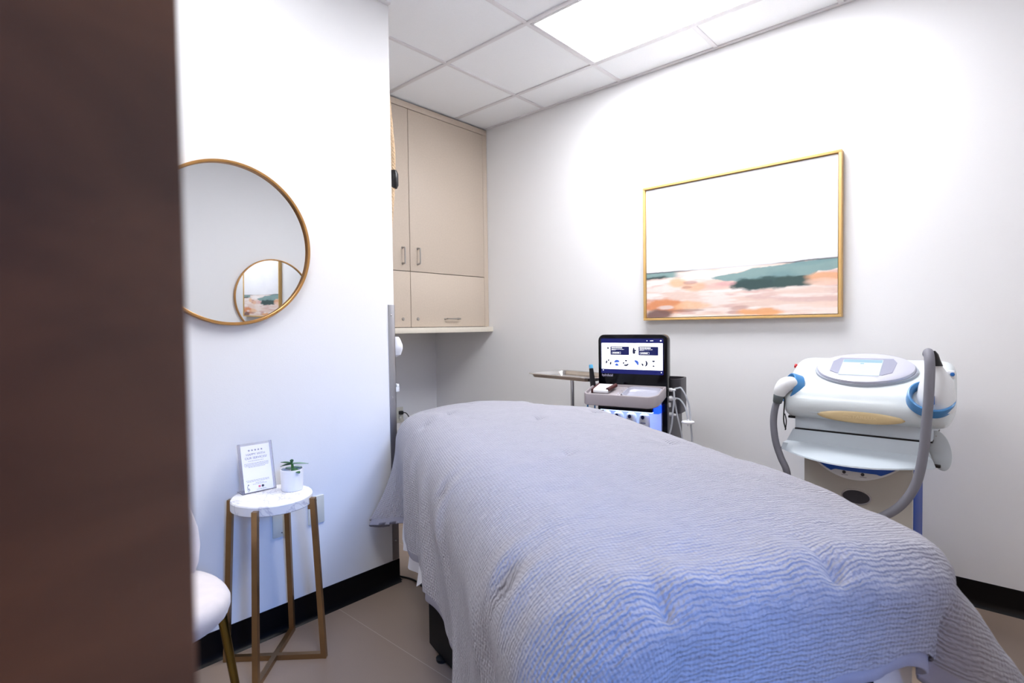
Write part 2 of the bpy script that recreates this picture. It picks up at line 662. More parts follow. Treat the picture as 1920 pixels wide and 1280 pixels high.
for k, (a, bb, c, d) in enumerate(doors):
    dd = MB().bx(a, bb, 0, 0.02, c, d, 0.0012).build('cabinet_door', BEIGE, cb)
    if k == 0:
        pull(dd, 2.216, 1.703, True)
    elif k == 1:
        pull(dd, 2.343, 1.708, True)
    else:
        px = 2.212 if k == 2 else 2.337
        MB().lathe([(0.011, 0), (0.011, 0.003), (0.008, 0.006), (0.004, 0.0065), (0, 0.005)], 20, zdir_mtx((px, 0, 1.281), (0, -1, 0))).build('lock', NICKEL, dd)
        if k == 3:
            pull(dd, 2.642, 1.283, False, 0.125)
MB().bx(x0, x1, -0.045, YB - 2.974 - 0.002, 1.184, 1.222, 0.003).build('bottom_ledge', CREAM, cb)

# outlet in the alcove with plug and cord
plate(2.632, YB, 0.52, 'double outlet on the alcove wall behind the bed head', 'outlet', w=0.08, h=0.125)
pc = thing('plug_cord', 'black plug and cord in the alcove outlet', 'power cord', (2.632, YB, 0.54))
MB().box((0.004, -0.026, 0.0), (0.03, 0.034, 0.03), 0.006).build('plug', BLACK, pc)
MB().tube([(0.004, -0.04, 0.0), (0.03, -0.06, -0.005), (0.07, -0.05, -0.07), (0.09, -0.04, -0.25), (0.10, -0.04, -0.52), (0.06, -0.06, -0.535)], 0.004, 10).build('cord', BLACK, pc)
wc = thing('white_cord', 'thin pale cord in the lower half of the alcove outlet', 'power cord', (2.632, YB, 0.50))
MB().box((0.0, -0.018, 0.0), (0.022, 0.018, 0.022), 0.004).build('plug', IVORY, wc)
MB().tube([(0.0, -0.024, -0.003), (0.016, -0.04, -0.02), (0.03, -0.036, -0.10), (0.034, -0.036, -0.3), (0.034, -0.036, -0.49)], 0.0028, 8).build('cord', IVORY, wc)

# rope swag lamp just past the wall corner
rl = thing('rope_lamp', 'rope cord pendant with a black switch hanging just past the wall corner', 'pendant lamp', (1.628, 2.25, 0))
ROPE = mat('hemp_rope', (222, 194, 160), 0.9, var=0.15, vscale=160)
m = MB()
for s in range(3):
    pts = []
    for k in range(150):
        t = k / 149
        a = 2 * PI * (t * 30 + s / 3)
        pts.append((0.006 * math.cos(a) + 0.004 - 0.15 * max(0, abs(t - 0.45) - 0.04), 0.006 * math.sin(a), 2.738 - t * 1.56))
    m.tube(pts, 0.0058, 6, smooth=False)
m.build('rope', ROPE, rl)
MB().lathe([(0, -0.045), (0.014, -0.045), (0.0215, -0.030), (0.0215, 0.026), (0.014, 0.044), (0.008, 0.046), (0, 0.046)], 10, Matrix.Translation((0.006, 0, 1.958))).build('cord_switch', BLACK, rl)
MB().lathe([(0, 0), (0.012, 0.0), (0.02, -0.01), (0.031, -0.04), (0.032, -0.06), (0.022, -0.09), (0, -0.1)], 24, Matrix.Translation((0.0, 0, 1.178))).build('bulb', MATTEW, rl)
wa = thing('wall_hook', 'small white holder on the hidden wall face past the steel corner guard', 'wall hook', (XC, 2.25, 0.915))
MB().bx(0, 0.05, -0.02, 0.02, -0.016, 0.02, 0.004).build('hook_base', WHITEP, wa)
MB().bx(0.05, 0.082, -0.012, 0.012, -0.012, 0.014, 0.003).bx(0.066, 0.082, -0.012, 0.012, 0.01, 0.028, 0.003).build('hook_arm', WHITEP, wa)

# ------------------------------------------------------------------ painting
NXp, NYp = 320, 240
u = np.linspace(0, 1, NXp)[None, :].repeat(NYp, 0)
v = np.linspace(0, 1, NYp)[:, None].repeat(NXp, 1)
colr = np.zeros((NYp, NXp, 3))


def lay(mask, rgb):
    global colr
    m = np.clip(mask, 0, 1)[..., None]
    colr = colr * (1 - m) + np.array(lin(rgb)) * m


ub = u + 0.020 * (fbm(u * 14, v * 14, 4, 3) - 0.5); vb = v + 0.024 * (fbm(u * 18, v * 18, 4, 9) - 0.5)
brush = fbm(u * 5, v * 40, 4, 21)
sky = fbm(u * 7, v * 6, 4, 5)
colr[:] = np.array(lin((240, 240, 243)))
lay(sstep(0.35, 0.75, sky) * 0.6, (230, 230, 236))
hor = 0.345 + 0.010 * np.maximum(0, u - 0.75) * 4 + 0.004 * (fbm(u * 20, v * 0 + 2, 3, 1) - 0.5) * 2 + 0.004 * (1 - u)
land = sstep(0.0, 0.004, hor - v)
lay(land, (240, 226, 219))
lay(land * sstep(0.42, 0.62, brush), (232, 206, 193))
lay(land * sstep(0.55, 0.75, fbm(u * 6, v * 30, 4, 33)), (222, 190, 182))
lay(land * sstep(0.55, 0.7, fbm(u * 4 + 9, v * 22, 4, 41)) * 0.8, (246, 238, 234))


def blob(cx, cy, rx, ry, soft=0.35, nz=0.9, sd=0):
    d = np.sqrt(((u - cx) / rx) ** 2 + ((v - cy) / ry) ** 2) + nz * (fbm(u * 16 + sd, v * 26, 4, sd) - 0.5)
    return (1 - sstep(1 - soft, 1 + soft, d)) * land


for cx, cy, rx, ry, rgb, op in ((0.20, 0.262, 0.06, 0.03, (240, 186, 140), 0.8), (0.30, 0.225, 0.08, 0.03, (238, 184, 146), 0.75), (0.27, 0.255, 0.035, 0.012, (190, 140, 130), 0.7),
                                (0.25, 0.222, 0.03, 0.010, (186, 132, 116), 0.6), (0.10, 0.085, 0.16, 0.05, (222, 142, 92), 0.95), (0.27, 0.085, 0.10, 0.03, (240, 192, 150), 0.8),
                                (0.085, 0.022, 0.075, 0.036, (122, 92, 88), 0.95), (0.24, 0.048, 0.10, 0.010, (156, 112, 104), 0.6), (0.13, 0.075, 0.05, 0.014, (238, 224, 220), 0.8),
                                (0.54, 0.055, 0.05, 0.016, (200, 160, 152), 0.8), (0.52, 0.024, 0.05, 0.014, (196, 150, 140), 0.8), (0.65, 0.022, 0.10, 0.028, (232, 166, 110), 0.9),
                                (0.93, 0.06, 0.10, 0.02, (240, 214, 200), 0.8), (0.42, 0.22, 0.08, 0.02, (226, 178, 170), 0.5), (0.34, 0.30, 0.16, 0.03, (246, 240, 238), 0.8)):
    lay(blob(cx, cy, rx, ry, sd=int(cx * 97)) * op, rgb)
TEAL = (134, 162, 160)
# left teal strip and its dark lower line
lay(land * (1 - sstep(0.16, 0.22, ub)) * sstep(0.300, 0.306, vb) * (1 - 0.0 * v), TEAL)
lay(land * (1 - sstep(0.10, 0.16, ub)) * np.exp(-((vb - 0.306) / 0.010) ** 2), (46, 66, 68))
# main teal sweep
top = np.interp(ub, [0.38, 0.53, 0.60, 0.75, 1.0], [0.283, 0.305, 0.330, 0.341, 0.36])
bot = np.interp(ub, [0.38, 0.45, 0.55, 0.88, 0.92, 1.0], [0.275, 0.250, 0.235, 0.235, 0.276, 0.282])
lay(sstep(0.37, 0.42, ub) * sstep(0, 0.006, top - vb) * sstep(0, 0.008, vb - bot) * land, TEAL)
lay(sstep(0.37, 0.42, ub) * sstep(0, 0.006, top - vb) * sstep(0, 0.008, vb - bot) * land * sstep(0.4, 0.8, fbm(u * 4, v * 20, 4, 77)) * 0.7, (114, 148, 150))
lay(sstep(0, 0.01, v - bot) * 0 + blob(0.70, 0.222, 0.20, 0.038, 0.22, 1.0, 12), (62, 88, 88))
lay(blob(0.62, 0.212, 0.10, 0.034, 0.22, 1.0, 15), (54, 78, 78))
lay(blob(0.80, 0.222, 0.09, 0.034, 0.22, 1.0, 19), (58, 82, 80))
lay(blob(0.47, 0.232, 0.05, 0.016, 0.4, 1.0, 30) * 0.7, (222, 170, 170))
lay(blob(0.97, 0.238, 0.10, 0.030, 0.3, 0.7, 44), (228, 172, 134))
lay(blob(0.95, 0.205, 0.08, 0.022, 0.4, 0.7, 47) * 0.8, (240, 200, 178))
# thin dark horizon line
lay(np.exp(-((v - hor) / 0.0040) ** 2) * (0.35 + 0.65 * (np.maximum(1 - sstep(0.2, 0.34, u), sstep(0.68, 0.8, u)))) * 1.0, (44, 50, 58))
colr = colr * (0.97 + 0.06 * (fbm(u * 60, v * 60, 2, 88)[..., None]))
pa = thing('framed_painting', 'framed abstract landscape with pale sky and teal and peach bands on the wall', 'painting', (XR, 1.10, 1.645))
PW, PH = 1.012, 0.762
me = bpy.data.meshes.new('canvas')
vs = []
for jn in range(NYp):
    for i in range(NXp):
        vs.append((-0.030, PW / 2 - PW * i / (NXp - 1), -PH / 2 + PH * jn / (NYp - 1)))
fs = [[jn * NXp + i, jn * NXp + i + 1, (jn + 1) * NXp + i + 1, (jn + 1) * NXp + i] for jn in range(NYp - 1) for i in range(NXp - 1)]
nb = len(vs)
vs += [(-0.002, PW / 2, -PH / 2), (-0.002, -PW / 2, -PH / 2), (-0.002, -PW / 2, PH / 2), (-0.002, PW / 2, PH / 2)]
fs += [[nb + 3, nb + 2, nb + 1, nb]]
me.from_pydata(vs, [], fs)
ca = me.color_attributes.new('paint', 'FLOAT_COLOR', 'POINT')
arr = np.ones((len(vs), 4))
arr[:NXp * NYp, :3] = colr.reshape(-1, 3)
arr[NXp * NYp:, :3] = 0.6
ca.data.foreach_set('color', arr.ravel())
pm = bpy.data.materials.new('painted_canvas')
pm.use_nodes = True
b = pm.node_tree.nodes['Principled BSDF']
at = pm.node_tree.nodes.new('ShaderNodeAttribute'); at.attribute_name = 'paint'
pm.node_tree.links.new(at.outputs['Color'], b.inputs['Base Color'])
b.inputs['Roughness'].default_value = 0.6
me.materials.append(pm)
o = bpy.data.objects.new('canvas', me)
C.objects.link(o)
o.parent = pa
FR = mat('pale_oak_frame', (222, 180, 112), 0.4, var=0.08, vscale=14, stretch=(6, 1, 1))
m = MB()
fw, fd = 0.013, 0.040
ow, oh = PW / 2 + 0.004 + fw, PH / 2 + 0.004 + fw
m.bx(-fd, 0, -ow, ow, oh - fw, oh, 0.001).bx(-fd, 0, -ow, ow, -oh, -oh + fw, 0.001)
m.bx(-fd, 0, -ow, -ow + fw, -oh + fw, oh - fw, 0.001).bx(-fd, 0, ow - fw, ow, -oh + fw, oh - fw, 0.001)
m.build('frame', FR, pa)

# ------------------------------------------------------------------ side table
TZ = 0.612
tx, ty = 0.882, 2.000
st = thing('side_table', 'round marble-topped side table with four brass legs under the mirror', 'table', (tx, ty, 0))
mm = bpy.data.materials.new('white_marble')
mm.use_nodes = True
nt = mm.node_tree
b = nt.nodes['Principled BSDF']
tc = nt.nodes.new('ShaderNodeTexCoord')
n1 = nt.nodes.new('ShaderNodeTexNoise'); n1.inputs['Scale'].default_value = 7; n1.inputs['Detail'].default_value = 8; n1.inputs['Distortion'].default_value = 1.6
nt.links.new(tc.outputs['Object'], n1.inputs['Vector'])
rp = nt.nodes.new('ShaderNodeValToRGB')
rp.color_ramp.elements[0].position = 0.47; rp.color_ramp.elements[0].color = (*lin((240, 238, 236)), 1)
rp.color_ramp.elements[1].position = 0.53; rp.color_ramp.elements[1].color = (*lin((240, 238, 236)), 1)
e = rp.color_ramp.elements.new(0.50); e.color = (*lin((208, 206, 212)), 1)
nt.links.new(n1.outputs['Fac'], rp.inputs['Fac'])
nt.links.new(rp.outputs['Color'], b.inputs['Base Color'])
b.inputs['Roughness'].default_value = 0.25
R0 = 0.140
MB().lathe([(0, TZ - 0.036), (R0 - 0.003, TZ - 0.036), (R0, TZ - 0.033), (R0, TZ - 0.004), (R0 - 0.003, TZ), (0, TZ)], 72).build('tabletop', mm, st)
ftop, fbot = 0.149, 0.178
angs = [math.atan2(2.128 - 2.010, 0.762 - 0.888), math.atan2(1.876 - 2.01, 1.01 - 0.888), math.atan2(1.904 - 2.01, 0.78 - 0.888), math.atan2(2.144 - 2.01, 1.017 - 0.888)]
feet = []
for a in angs:
    tp = (ftop * math.cos(a), ftop * math.sin(a), TZ - 0.012)
    bt = (fbot * math.cos(a), fbot * math.sin(a), 0.0)
    rr = Vector((math.cos(a), math.sin(a), 0))
    w = 0.019
    vs = []
    for p in (tp, bt):
        p = Vector(p)
        t_ = Vector((-rr.y, rr.x, 0))
        for sx, sy in ((-1, -1), (1, -1), (1, 1), (-1, 1)):
            vs.append(p + t_ * sx * w / 2 + rr * sy * w / 2)
    MB().add(vs, [[0, 1, 2, 3], [7, 6, 5, 4], [0, 4, 5, 1], [1, 5, 6, 2], [2, 6, 7, 3], [3, 7, 4, 0]]).build('leg', BRASSY, st)
    feet.append(Vector((bt[0], bt[1], 0.0095)))
    MB().box((0.0, 0, 0), (0.010, 0.014, 0.018), 0.002, 2, zdir_mtx(Vector((R0 - 0.008, 0, TZ - 0.043)), (0, 0, 1)) if False else Matrix.Rotation(a, 4, 'Z') @ Matrix.Translation((R0 - 0.004, 0, TZ - 0.045))).build('bracket', BRASSY, st)
MB().bar(feet[0] * 0.95, feet[1] * 0.95, 0.019, 0.0188).build('cross_bar', BRASSY, st)
MB().bar(feet[2] * 0.95, feet[3] * 0.95, 0.0188, 0.0186).build('cross_bar', BRASSY, st)

# sign on the table
sg = thing('acrylic_sign', 'clear acrylic stand with a printed white card beside the small plant', 'sign', (0.868, 2.075, TZ))
sg.rotation_euler = (0, 0, math.radians(-3))
ACR = mat('clear_acrylic', (238, 238, 246), 0.06, trans=0.95, ior=1.12)
lean = Matrix.Translation((0, 0.0, 0.001)) @ Matrix.Rotation(math.radians(-13), 4, 'X')
m = MB()
m.box((0, 0.003, 0.0925), (0.124, 0.0022, 0.185), 0.0008, 1, lean)
m.bx(-0.062, -0.053, -0.003, 0.003, 0, 0.185, 0.0008, 1, lean).bx(0.053, 0.062, -0.003, 0.003, 0, 0.185, 0.0008, 1, lean)
m.box((0, 0.028, 0.0015), (0.124, 0.056, 0.0025), 0.0008, 1)
m.build('acrylic_stand', ACR, sg)
PAPER = mat('card_paper', (244, 243, 250), 0.7)
card = MB().box((0, 0.0006, 0.090), (0.105, 0.0008, 0.172), 0, 1, lean).build('card', PAPER, sg)
INK = mat('grey_ink', (150, 148, 166), 0.7)
INKD = mat('dark_ink', (58, 60, 78), 0.7)
PINK = mat('pink_ink', (226, 130, 150), 0.7)


def oncard(x, z):
    return lean @ Matrix.Translation((x, 0.0001, z)) @ Matrix.Rotation(PI / 2, 4, 'X')


text('lettering', 'HAPPY WITH', 0.0118, INK, oncard(0.0, 0.1415), card)
text('lettering', 'OUR SERVICES?', 0.0118, INK, oncard(0.0, 0.1280), card)
m = MB()
for k in range(5):
    pl = []
    for q in range(10):
        rr = 0.0046 if q % 2 == 0 else 0.002
        pl.append((rr * math.sin(q * PI / 5), rr * math.cos(q * PI / 5)))
    m.prism(pl, 0, 0.0004, oncard(-0.023 + 0.0115 * k, 0.157))
m.build('printed_star_row', INK, card)
m = MB()
for x, z, w in ((0, 0.1175, 0.058), (0.0, 0.1085, 0.088), (0, 0.104, 0.09), (0, 0.0995, 0.086), (0, 0.095, 0.06), (0, 0.046, 0.088), (0, 0.0415, 0.08), (0.004, 0.035, 0.03), (0.004, 0.0305, 0.05), (0.008, 0.010, 0.034)):
    cur = x - w / 2
    while cur < x + w / 2 - 0.003:
        l = random.uniform(0.003, 0.009)
        l = min(l, x + w / 2 - cur)
        m.prism(rrect(l, 0.0014, 0.0003, 1, cur + l / 2, 0), 0, 0.0003, oncard(0, z))
        cur += l + 0.0016
m.build('lettering', INK, card)
m = MB()
m.prism(rrect(0.008, 0.008, 0.002), 0, 0.0004, oncard(0.002, 0.020))
m.build('pink_icon', PINK, card)
m = MB()
m.lathe([(0.0026, 0), (0.0046, 0), (0.0046, 0.0004), (0.0026, 0.0004)], 20, oncard(0.014, 0.020))
m.build('round_icon', INKD, card)
m = MB()
m.tube([(-0.040, 0.016, 0), (-0.041, 0.024, 0), (-0.038, 0.029, 0)], 0.0007, 6, mtx=oncard(0, 0))
m.tube([(-0.040, 0.008, 0), (-0.034, 0.012, 0), (-0.037, 0.018, 0), (-0.041, 0.012, 0)], 0.0007, 6, mtx=oncard(0, 0))
m.lathe([(0, 0), (0.002, 0), (0.002, 0.0004), (0, 0.0004)], 10, oncard(-0.037, 0.031))
m.build('emblem', INKD, card)

# potted plant
pp = thing('potted_plant', 'small green succulent in a white pot on the marble table', 'plant', (0.962, 2.008, TZ))
MB().lathe([(0, 0), (0.036, 0), (0.0385, 0.002), (0.041, 0.078), (0.040, 0.080), (0.0375, 0.080), (0.0365, 0.060), (0, 0.060)], 48).build('pot', MATTEW, pp)
MB().lathe([(0, 0.0605), (0.030, 0.062), (0.036, 0.0605), (0.036, 0.058), (0, 0.058)], 32).build('soil', mat('soil', (52, 46, 56), 0.95, var=0.3, vscale=120, bump=0.8, bscale=250), pp)
LEAF = mat('leaf_green', (58, 100, 62), 0.4, var=0.18, vscale=60)
PALE = mat('leaf_pale', (128, 154, 140), 0.45, var=0.1, vscale=60)
MB().tube([(0, 0, 0.058), (0.002, -0.002, 0.085), (0, 0, 0.108)], [0.0045, 0.005, 0.004], 10).build('stem', mat('stem_green', (70, 118, 50), 0.5), pp)


def leaf(p0, dirv, L, w, th, material, droop=0.0, up=(0, 0, 1)):
    d = Vector(dirv).normalized()
    U = Vector(up)
    s = d.cross(U).normalized()
    U = s.cross(d)
    rings = []
    for k in range(9):
        t = k / 8
        ww = w * (math.sin(PI * (0.06 + 0.88 * t)) ** 0.75)
        c = Vector(p0) + d * (L * t) - Vector((0, 0, 1)) * droop * t * t
        rings.append([c + s * (ww * math.cos(a)) + U * (th * math.sin(a) * (0.35 + 0.65 * math.sin(PI * min(1, t + 0.1)))) for a in [2 * PI * q / 12 for q in range(12)]])
    return MB().loft(rings).build('leaf', material, pp, angle=60)


rx = Vector((0.67, -0.742, 0)); fx = Vector((0.742, 0.67, 0))
leaf((0, 0, 0.098), tuple(-rx * 1 + fx * 0.2 + Vector((0, 0, -0.05))), 0.048, 0.0075, 0.0035, LEAF, 0.010)
leaf((0, 0, 0.102), tuple(-rx * 0.9 + fx * -0.1 + Vector((0, 0, 0.16))), 0.040, 0.007, 0.003, LEAF, 0.003)
leaf((0, 0, 0.100), tuple(rx * 1 + fx * 0.1 + Vector((0, 0, 0.05))), 0.062, 0.009, 0.0035, PALE, 0.006)
leaf((0, 0, 0.082), tuple(rx * 0.75 - fx * 0.55 + Vector((0, 0, -0.1))), 0.050, 0.013, 0.005, LEAF, 0.006)
leaf((0, 0, 0.080), tuple(-rx * 0.7 + fx * 0.5 + Vector((0, 0, 0.05))), 0.036, 0.012, 0.005, PALE, 0.003)
leaf((0, 0, 0.082), tuple(rx * 0.6 + fx * 0.7 + Vector((0, 0, 0.06))), 0.040, 0.012, 0.005, PALE, 0.004)
leaf((0, 0, 0.106), tuple(rx * 0.25 - fx * 0.4 + Vector((0, 0, 0.8))), 0.012, 0.007, 0.006, LEAF, 0)

# ------------------------------------------------------------------ chair
ch = thing('velvet_chair', 'white velvet chair with brass legs half hidden behind the door', 'chair', (0.366, 1.742, 0))
VELV = mat('white_velvet', (226, 216, 212), 0.85, sheen=0.5, var=0.03, vscale=30, bump=0.1, bscale=300)


def seat_outline(k, n=64):
    a = 2 * PI * k / n
    c, s = math.cos(a), math.sin(a)
    ex = 2 / 2.6
    return (0.248 * abs(c) ** ex * (1 if c > 0 else -1), 0.205 * abs(s) ** ex * (1 if s > 0 else -1))


rings = []
for z, sc in ((0.395, 0.55), (0.397, 0.80), (0.404, 0.90), (0.42, 0.965), (0.442, 0.995), (0.458, 0.995), (0.472, 0.97), (0.483, 0.91), (0.489, 0.80), (0.492, 0.6), (0.493, 0.3)):
    rings.append([(x * sc, y * sc, z) for x, y in (seat_outline(k) for k in range(64))])
MB().loft(rings).build('seat', VELV, ch, angle=80)
rings = []
for k in range(9):
    t = k / 8
    z = 0.47 + 0.40 * t
    w = 0.212 * (math.sin(PI * (0.30 + 0.66 * t)) ** 0.6)
    ring = []
    for q in range(24):
        a = 2 * PI * q / 24
        xx = w * math.cos(a)
        yy = 0.185 + 0.06 * t - 0.14 * (xx / 0.21) ** 2 * (1 - 0.4 * t) + 0.026 * math.sin(a)
        ring.append((xx, yy, z))
    rings.append(ring)
MB().loft(rings).build('backrest', VELV, ch, angle=80)
for sx, sy in ((1, -1), (-1, -1), (1, 1), (-1, 1)):
    top = (0.2 * sx, -0.085 if sy < 0 else 0.15, 0.425)
    bot = (0.19 * sx, 0.26, 0.0)
    if sy < 0:
        top = (0.2 * sx, -0.118, 0.425); bot = (0.268 * sx, -0.092, 0.0)
    MB().tube([top, bot], [0.013, 0.0095], 16, smooth=False).build('leg', BRASSLEG, ch)

# ------------------------------------------------------------------ treatment bed (bed-local frame: x = right, y = towards head)
BROT = math.radians(-32)
BL = (1.384, 1.098, 0)
RB = Matrix.Rotation(BROT, 3, 'Z')
bed = thing('treatment_bed', 'padded treatment bed under the grey blanket, on a black base', 'bed', BL, BROT)
BASEK = mat('base_black', (5, 5, 7), 0.5, spec=0.2)
VINYL = mat('grey_vinyl', (205, 205, 208), 0.5)
MB().prism(rrect(0.60, 1.86, 0.10, 6, 0.03, 0), 0.70, 0.785, None, 0.02).build('mattress', VINYL, bed)
MB().prism([(-0.348, 0.395), (-0.33, 0.335), (-0.278, 0.163), (-0.10, -0.45), (0.10, -0.45), (0.278, 0.163), (0.33, 0.335), (0.348, 0.395)], 0.012, 0.21, None, 0.008).build('base', BASEK, bed)
m = MB()
m.bx(-0.14, 0.14, -0.25, 0.30, 0.21, 0.66, 0.02)
m.bx(-0.24, 0.34, -0.93, 0.88, 0.50, 0.70, 0.01)
m.build('lift_column', BASEK, bed)
for x, y in ((-0.315, 0.30), (0.315, 0.30), (-0.10, -0.40), (0.10, -0.40)):
    MB().lathe([(0, 0), (0.02, 0), (0.022, 0.004), (0.022, 0.012), (0.012, 0.016)], 16, Matrix.Translation((x, y, 0))).build('foot', BLACK, bed)


def outline(a, bb, rc, N):
    """perimeter samples of a rounded rectangle: position, normal"""
    segs = []
    La, Lb, Lc = 2 * (a - rc), 2 * (bb - rc), PI / 2 * rc
    # start at foot centre, run counter-clockwise: foot-right corner, right, head ...
    tot = 2 * La + 2 * Lb + 4 * Lc
    # denser sampling at corners
    parts = [('foot', La), ('c1', max(Lc, 0.30)), ('right', Lb), ('c2', max(Lc, 0.30)), ('head', La), ('c3', max(Lc, 0.30)), ('left', Lb), ('c4', max(Lc, 0.30))]
    T = sum(p[1] for p in parts)
    P, Nn = [], []
    for nm, L in parts:
        n = int(round(N * L / T))
        for k in range(n):
            t = k / n
            if nm == 'foot':
                P.append((-(a - rc) + La * t, -bb)); Nn.append((0, -1))
            elif nm == 'right':
                P.append((a, -(bb - rc) + Lb * t)); Nn.append((1, 0))
            elif nm == 'head':
                P.append((a - rc - La * t, bb)); Nn.append((0, 1))
            elif nm == 'left':
                P.append((-a, bb - rc - Lb * t)); Nn.append((-1, 0))
            else:
                cx, cy, a0 = {'c1': (a - rc, -(bb - rc), -PI / 2), 'c2': (a - rc, bb - rc, 0), 'c3': (-(a - rc), bb - rc, PI / 2), 'c4': (-(a - rc), -(bb - rc), PI)}[nm]
                an = a0 + PI / 2 * t
                P.append((cx + rc * math.cos(an), cy + rc * math.sin(an))); Nn.append((math.cos(an), math.sin(an)))
    return np.array(P), np.array(Nn)


PINCH = [(-0.185, -1.010, 0.020, 1), (0.115, -1.000, 0.020, 1), (-0.375, -0.775, 0.034, 0), (-0.41, -0.20, 0.022, 0), (-0.34, 0.50, 0.014, 1), (-0.23, 0.58, 0.014, 1), (-0.08, 0.86, 0.010, 1), (0.26, 0.90, 0.012, 1),
         (0.30, -0.25, 0.012, 1), (-0.05, -0.30, 0.010, 1), (0.05, 0.25, 0.010, 1), (0.33, 0.35, 0.012, 1)]


def drape(a, bb, rc, zt, crown, redge, Lfun, flare, ripple, N, MR, MS, pinches=None, shape=None, seed=0):
    P, Nn = outline(a, bb, rc, N)
    n = len(P)
    if shape:
        ex, sh = shape(P, Nn)
        P = P + np.stack([sh, np.zeros(n)], 1)
        redge = redge + ex
    Ls = np.array([Lfun(p, nn) for p, nn in zip(P, Nn)])
    F = np.array([flare(p, nn) for p, nn in zip(P, Nn)])
    V, UV = [], []
    redge0 = float(np.min(redge))

    def ztop(x, y):
        z = zt + crown * (1 - np.clip(np.abs(x) / a, 0, 1) ** 2.2) * (1 - 0.6 * np.clip(np.abs(y) / bb, 0, 1) ** 6)
        z = z + 0.021 * np.clip(x / a, 0, 1) * sstep(-0.98, -0.55, y) * (1 - sstep(0.45, 0.9, y)) * (1 if redge0 > 0.05 else 0)
        z = z - 0.038 * np.clip(np.abs(x) / a, 0, 1) ** 2 * sstep(0.5, 0.95, y)
        z = z + 0.006 * (fbm(x * 3 + 7, y * 3 + 3, 3, seed) - 0.5) * 2
        return z
    # top: rings scaled towards the spine
    for r in range(MR):
        f = (r + 0.0) / MR
        f = 1 - (1 - f) ** 1.25
        px = P[:, 0] * f
        py = P[:, 1] * (1 - (1 - f) * 0.985)
        py = P[:, 1] * f + (P[:, 1] * 0) if True else py
        V.append(np.stack([px, py, ztop(px, py)], 1))
        UV.append(np.stack([px, py], 1))
    ze = ztop(P[:, 0], P[:, 1])
    arc = redge * PI / 2
    per = np.concatenate([[0], np.cumsum(np.hypot(*np.diff(P, axis=0).T))])
    # a perimeter coordinate that also advances around tight corners
    ang = np.unwrap(np.arctan2(Nn[:, 1], Nn[:, 0]))
    pc_ = per + 0.22 * (ang - ang[0])
    for s_ in range(MS + 1):
        t = s_ / MS
        L = Ls * t
        ph = np.minimum(L, arc) / redge
        h = np.maximum(L - arc, 0)
        off = redge * np.sin(ph) + F * h * np.where((F > 0.15) & (Nn[:, 0] < 0), (h / 0.36) ** 0.8, 1.0)
        drop = redge * (1 - np.cos(ph)) + h * np.sqrt(np.maximum(0.05, 1 - np.minimum(0.9, np.abs(F)) ** 2))
        rp_ = ripple(P, Nn, pc_, t) * np.clip(h / 0.25, 0, 1.4)
        off = off + rp_
        x = P[:, 0] + Nn[:, 0] * off
        y = P[:, 1] + Nn[:, 1] * off
        V.append(np.stack([x, y, ze - drop], 1))
        UV.append(np.stack([P[:, 0] + Nn[:, 0] * L, P[:, 1] + Nn[:, 1] * L], 1))
    V = np.array(V); UV = np.array(UV)
    if pinches:
        for cx, cy, dp, ax in pinches:
            dx = UV[..., 0] - cx; dy = UV[..., 1] - cy
            if not ax:
                dx, dy = -dy, -(dx)
            # crease line running away (towards +y) from the pinch point
            along = np.where(dy > 0, np.exp(-(dy / 0.045) ** 2), np.exp(-(dy / 0.014) ** 2))
            g_ = dp * 0.8 * along * np.exp(-np.abs(dx) / 0.010) + dp * 0.45 * np.exp(-(dx ** 2 + dy ** 2) / 0.028 ** 2)
            puff = dp * 0.35 * (np.exp(-((np.abs(dx) - 0.05) / 0.03) ** 2) * np.exp(-((dy - 0.02) / 0.08) ** 2))
            dz = -(g_ - puff)
            # push along the approximate normal: down on top, inward on the sides
            ov = np.clip((np.abs(V[..., 0]) - a) / 0.075, 0, 1)
            V[..., 2] += dz * (1 - ov)
            V[..., 0] += -np.sign(V[..., 0]) * (-dz) * ov
    return V, UV, n


def to_world(V):
    R3 = np.array(RB)
    return V @ R3.T + np.array(BL)


def wall_contact(V):
    Wd = to_world(V)
    hit = (Wd[..., 0] < XC + 0.03) & (Wd[..., 1] > YL - 0.014)
    Wd[..., 1] = np.where(hit, YL - 0.014, Wd[..., 1])
    return (Wd - np.array(BL)) @ np.array(RB)


def surf(V, UV, n, name, material, parent, mstart=0, loc=None):
    R_ = V.shape[0]
    vs = V.reshape(-1, 3)
    idx = np.arange(R_ * n).reshape(R_, n)
    fs = []
    for r in range(R_ - 1):
        if r < mstart:
            continue
        i0 = idx[r]; i1 = idx[r + 1]
        j0 = np.roll(i0, -1); j1 = np.roll(i1, -1)
        fs += np.stack([i0, i1, j1, j0], 1).tolist()
    me = bpy.data.meshes.new(name)
    me.from_pydata(vs.tolist(), [], fs)
    uvl = me.uv_layers.new(name='cloth')
    li = np.empty(len(me.loops), dtype=np.int64)
    me.loops.foreach_get('vertex_index', li)
    uvl.data.foreach_set('uv', UV.reshape(-1, 2)[li].ravel())
    b = bmesh.new(); b.from_mesh(me)
    bmesh.ops.remove_doubles(b, verts=b.verts, dist=1e-6)
    bmesh.ops.recalc_face_normals(b, faces=b.faces)
    for f in b.faces:
        f.smooth = True
    b.to_mesh(me); b.free()
    me.materials.append(material)
    o = bpy.data.objects.new(name, me)
    C.objects.link(o)
    o.parent = parent
    return o


def g1(x, c, w):
    return math.exp(-((x - c) / w) ** 2)


def cornerness(nn):
    return (2 * abs(nn[0] * nn[1])) ** 1.5


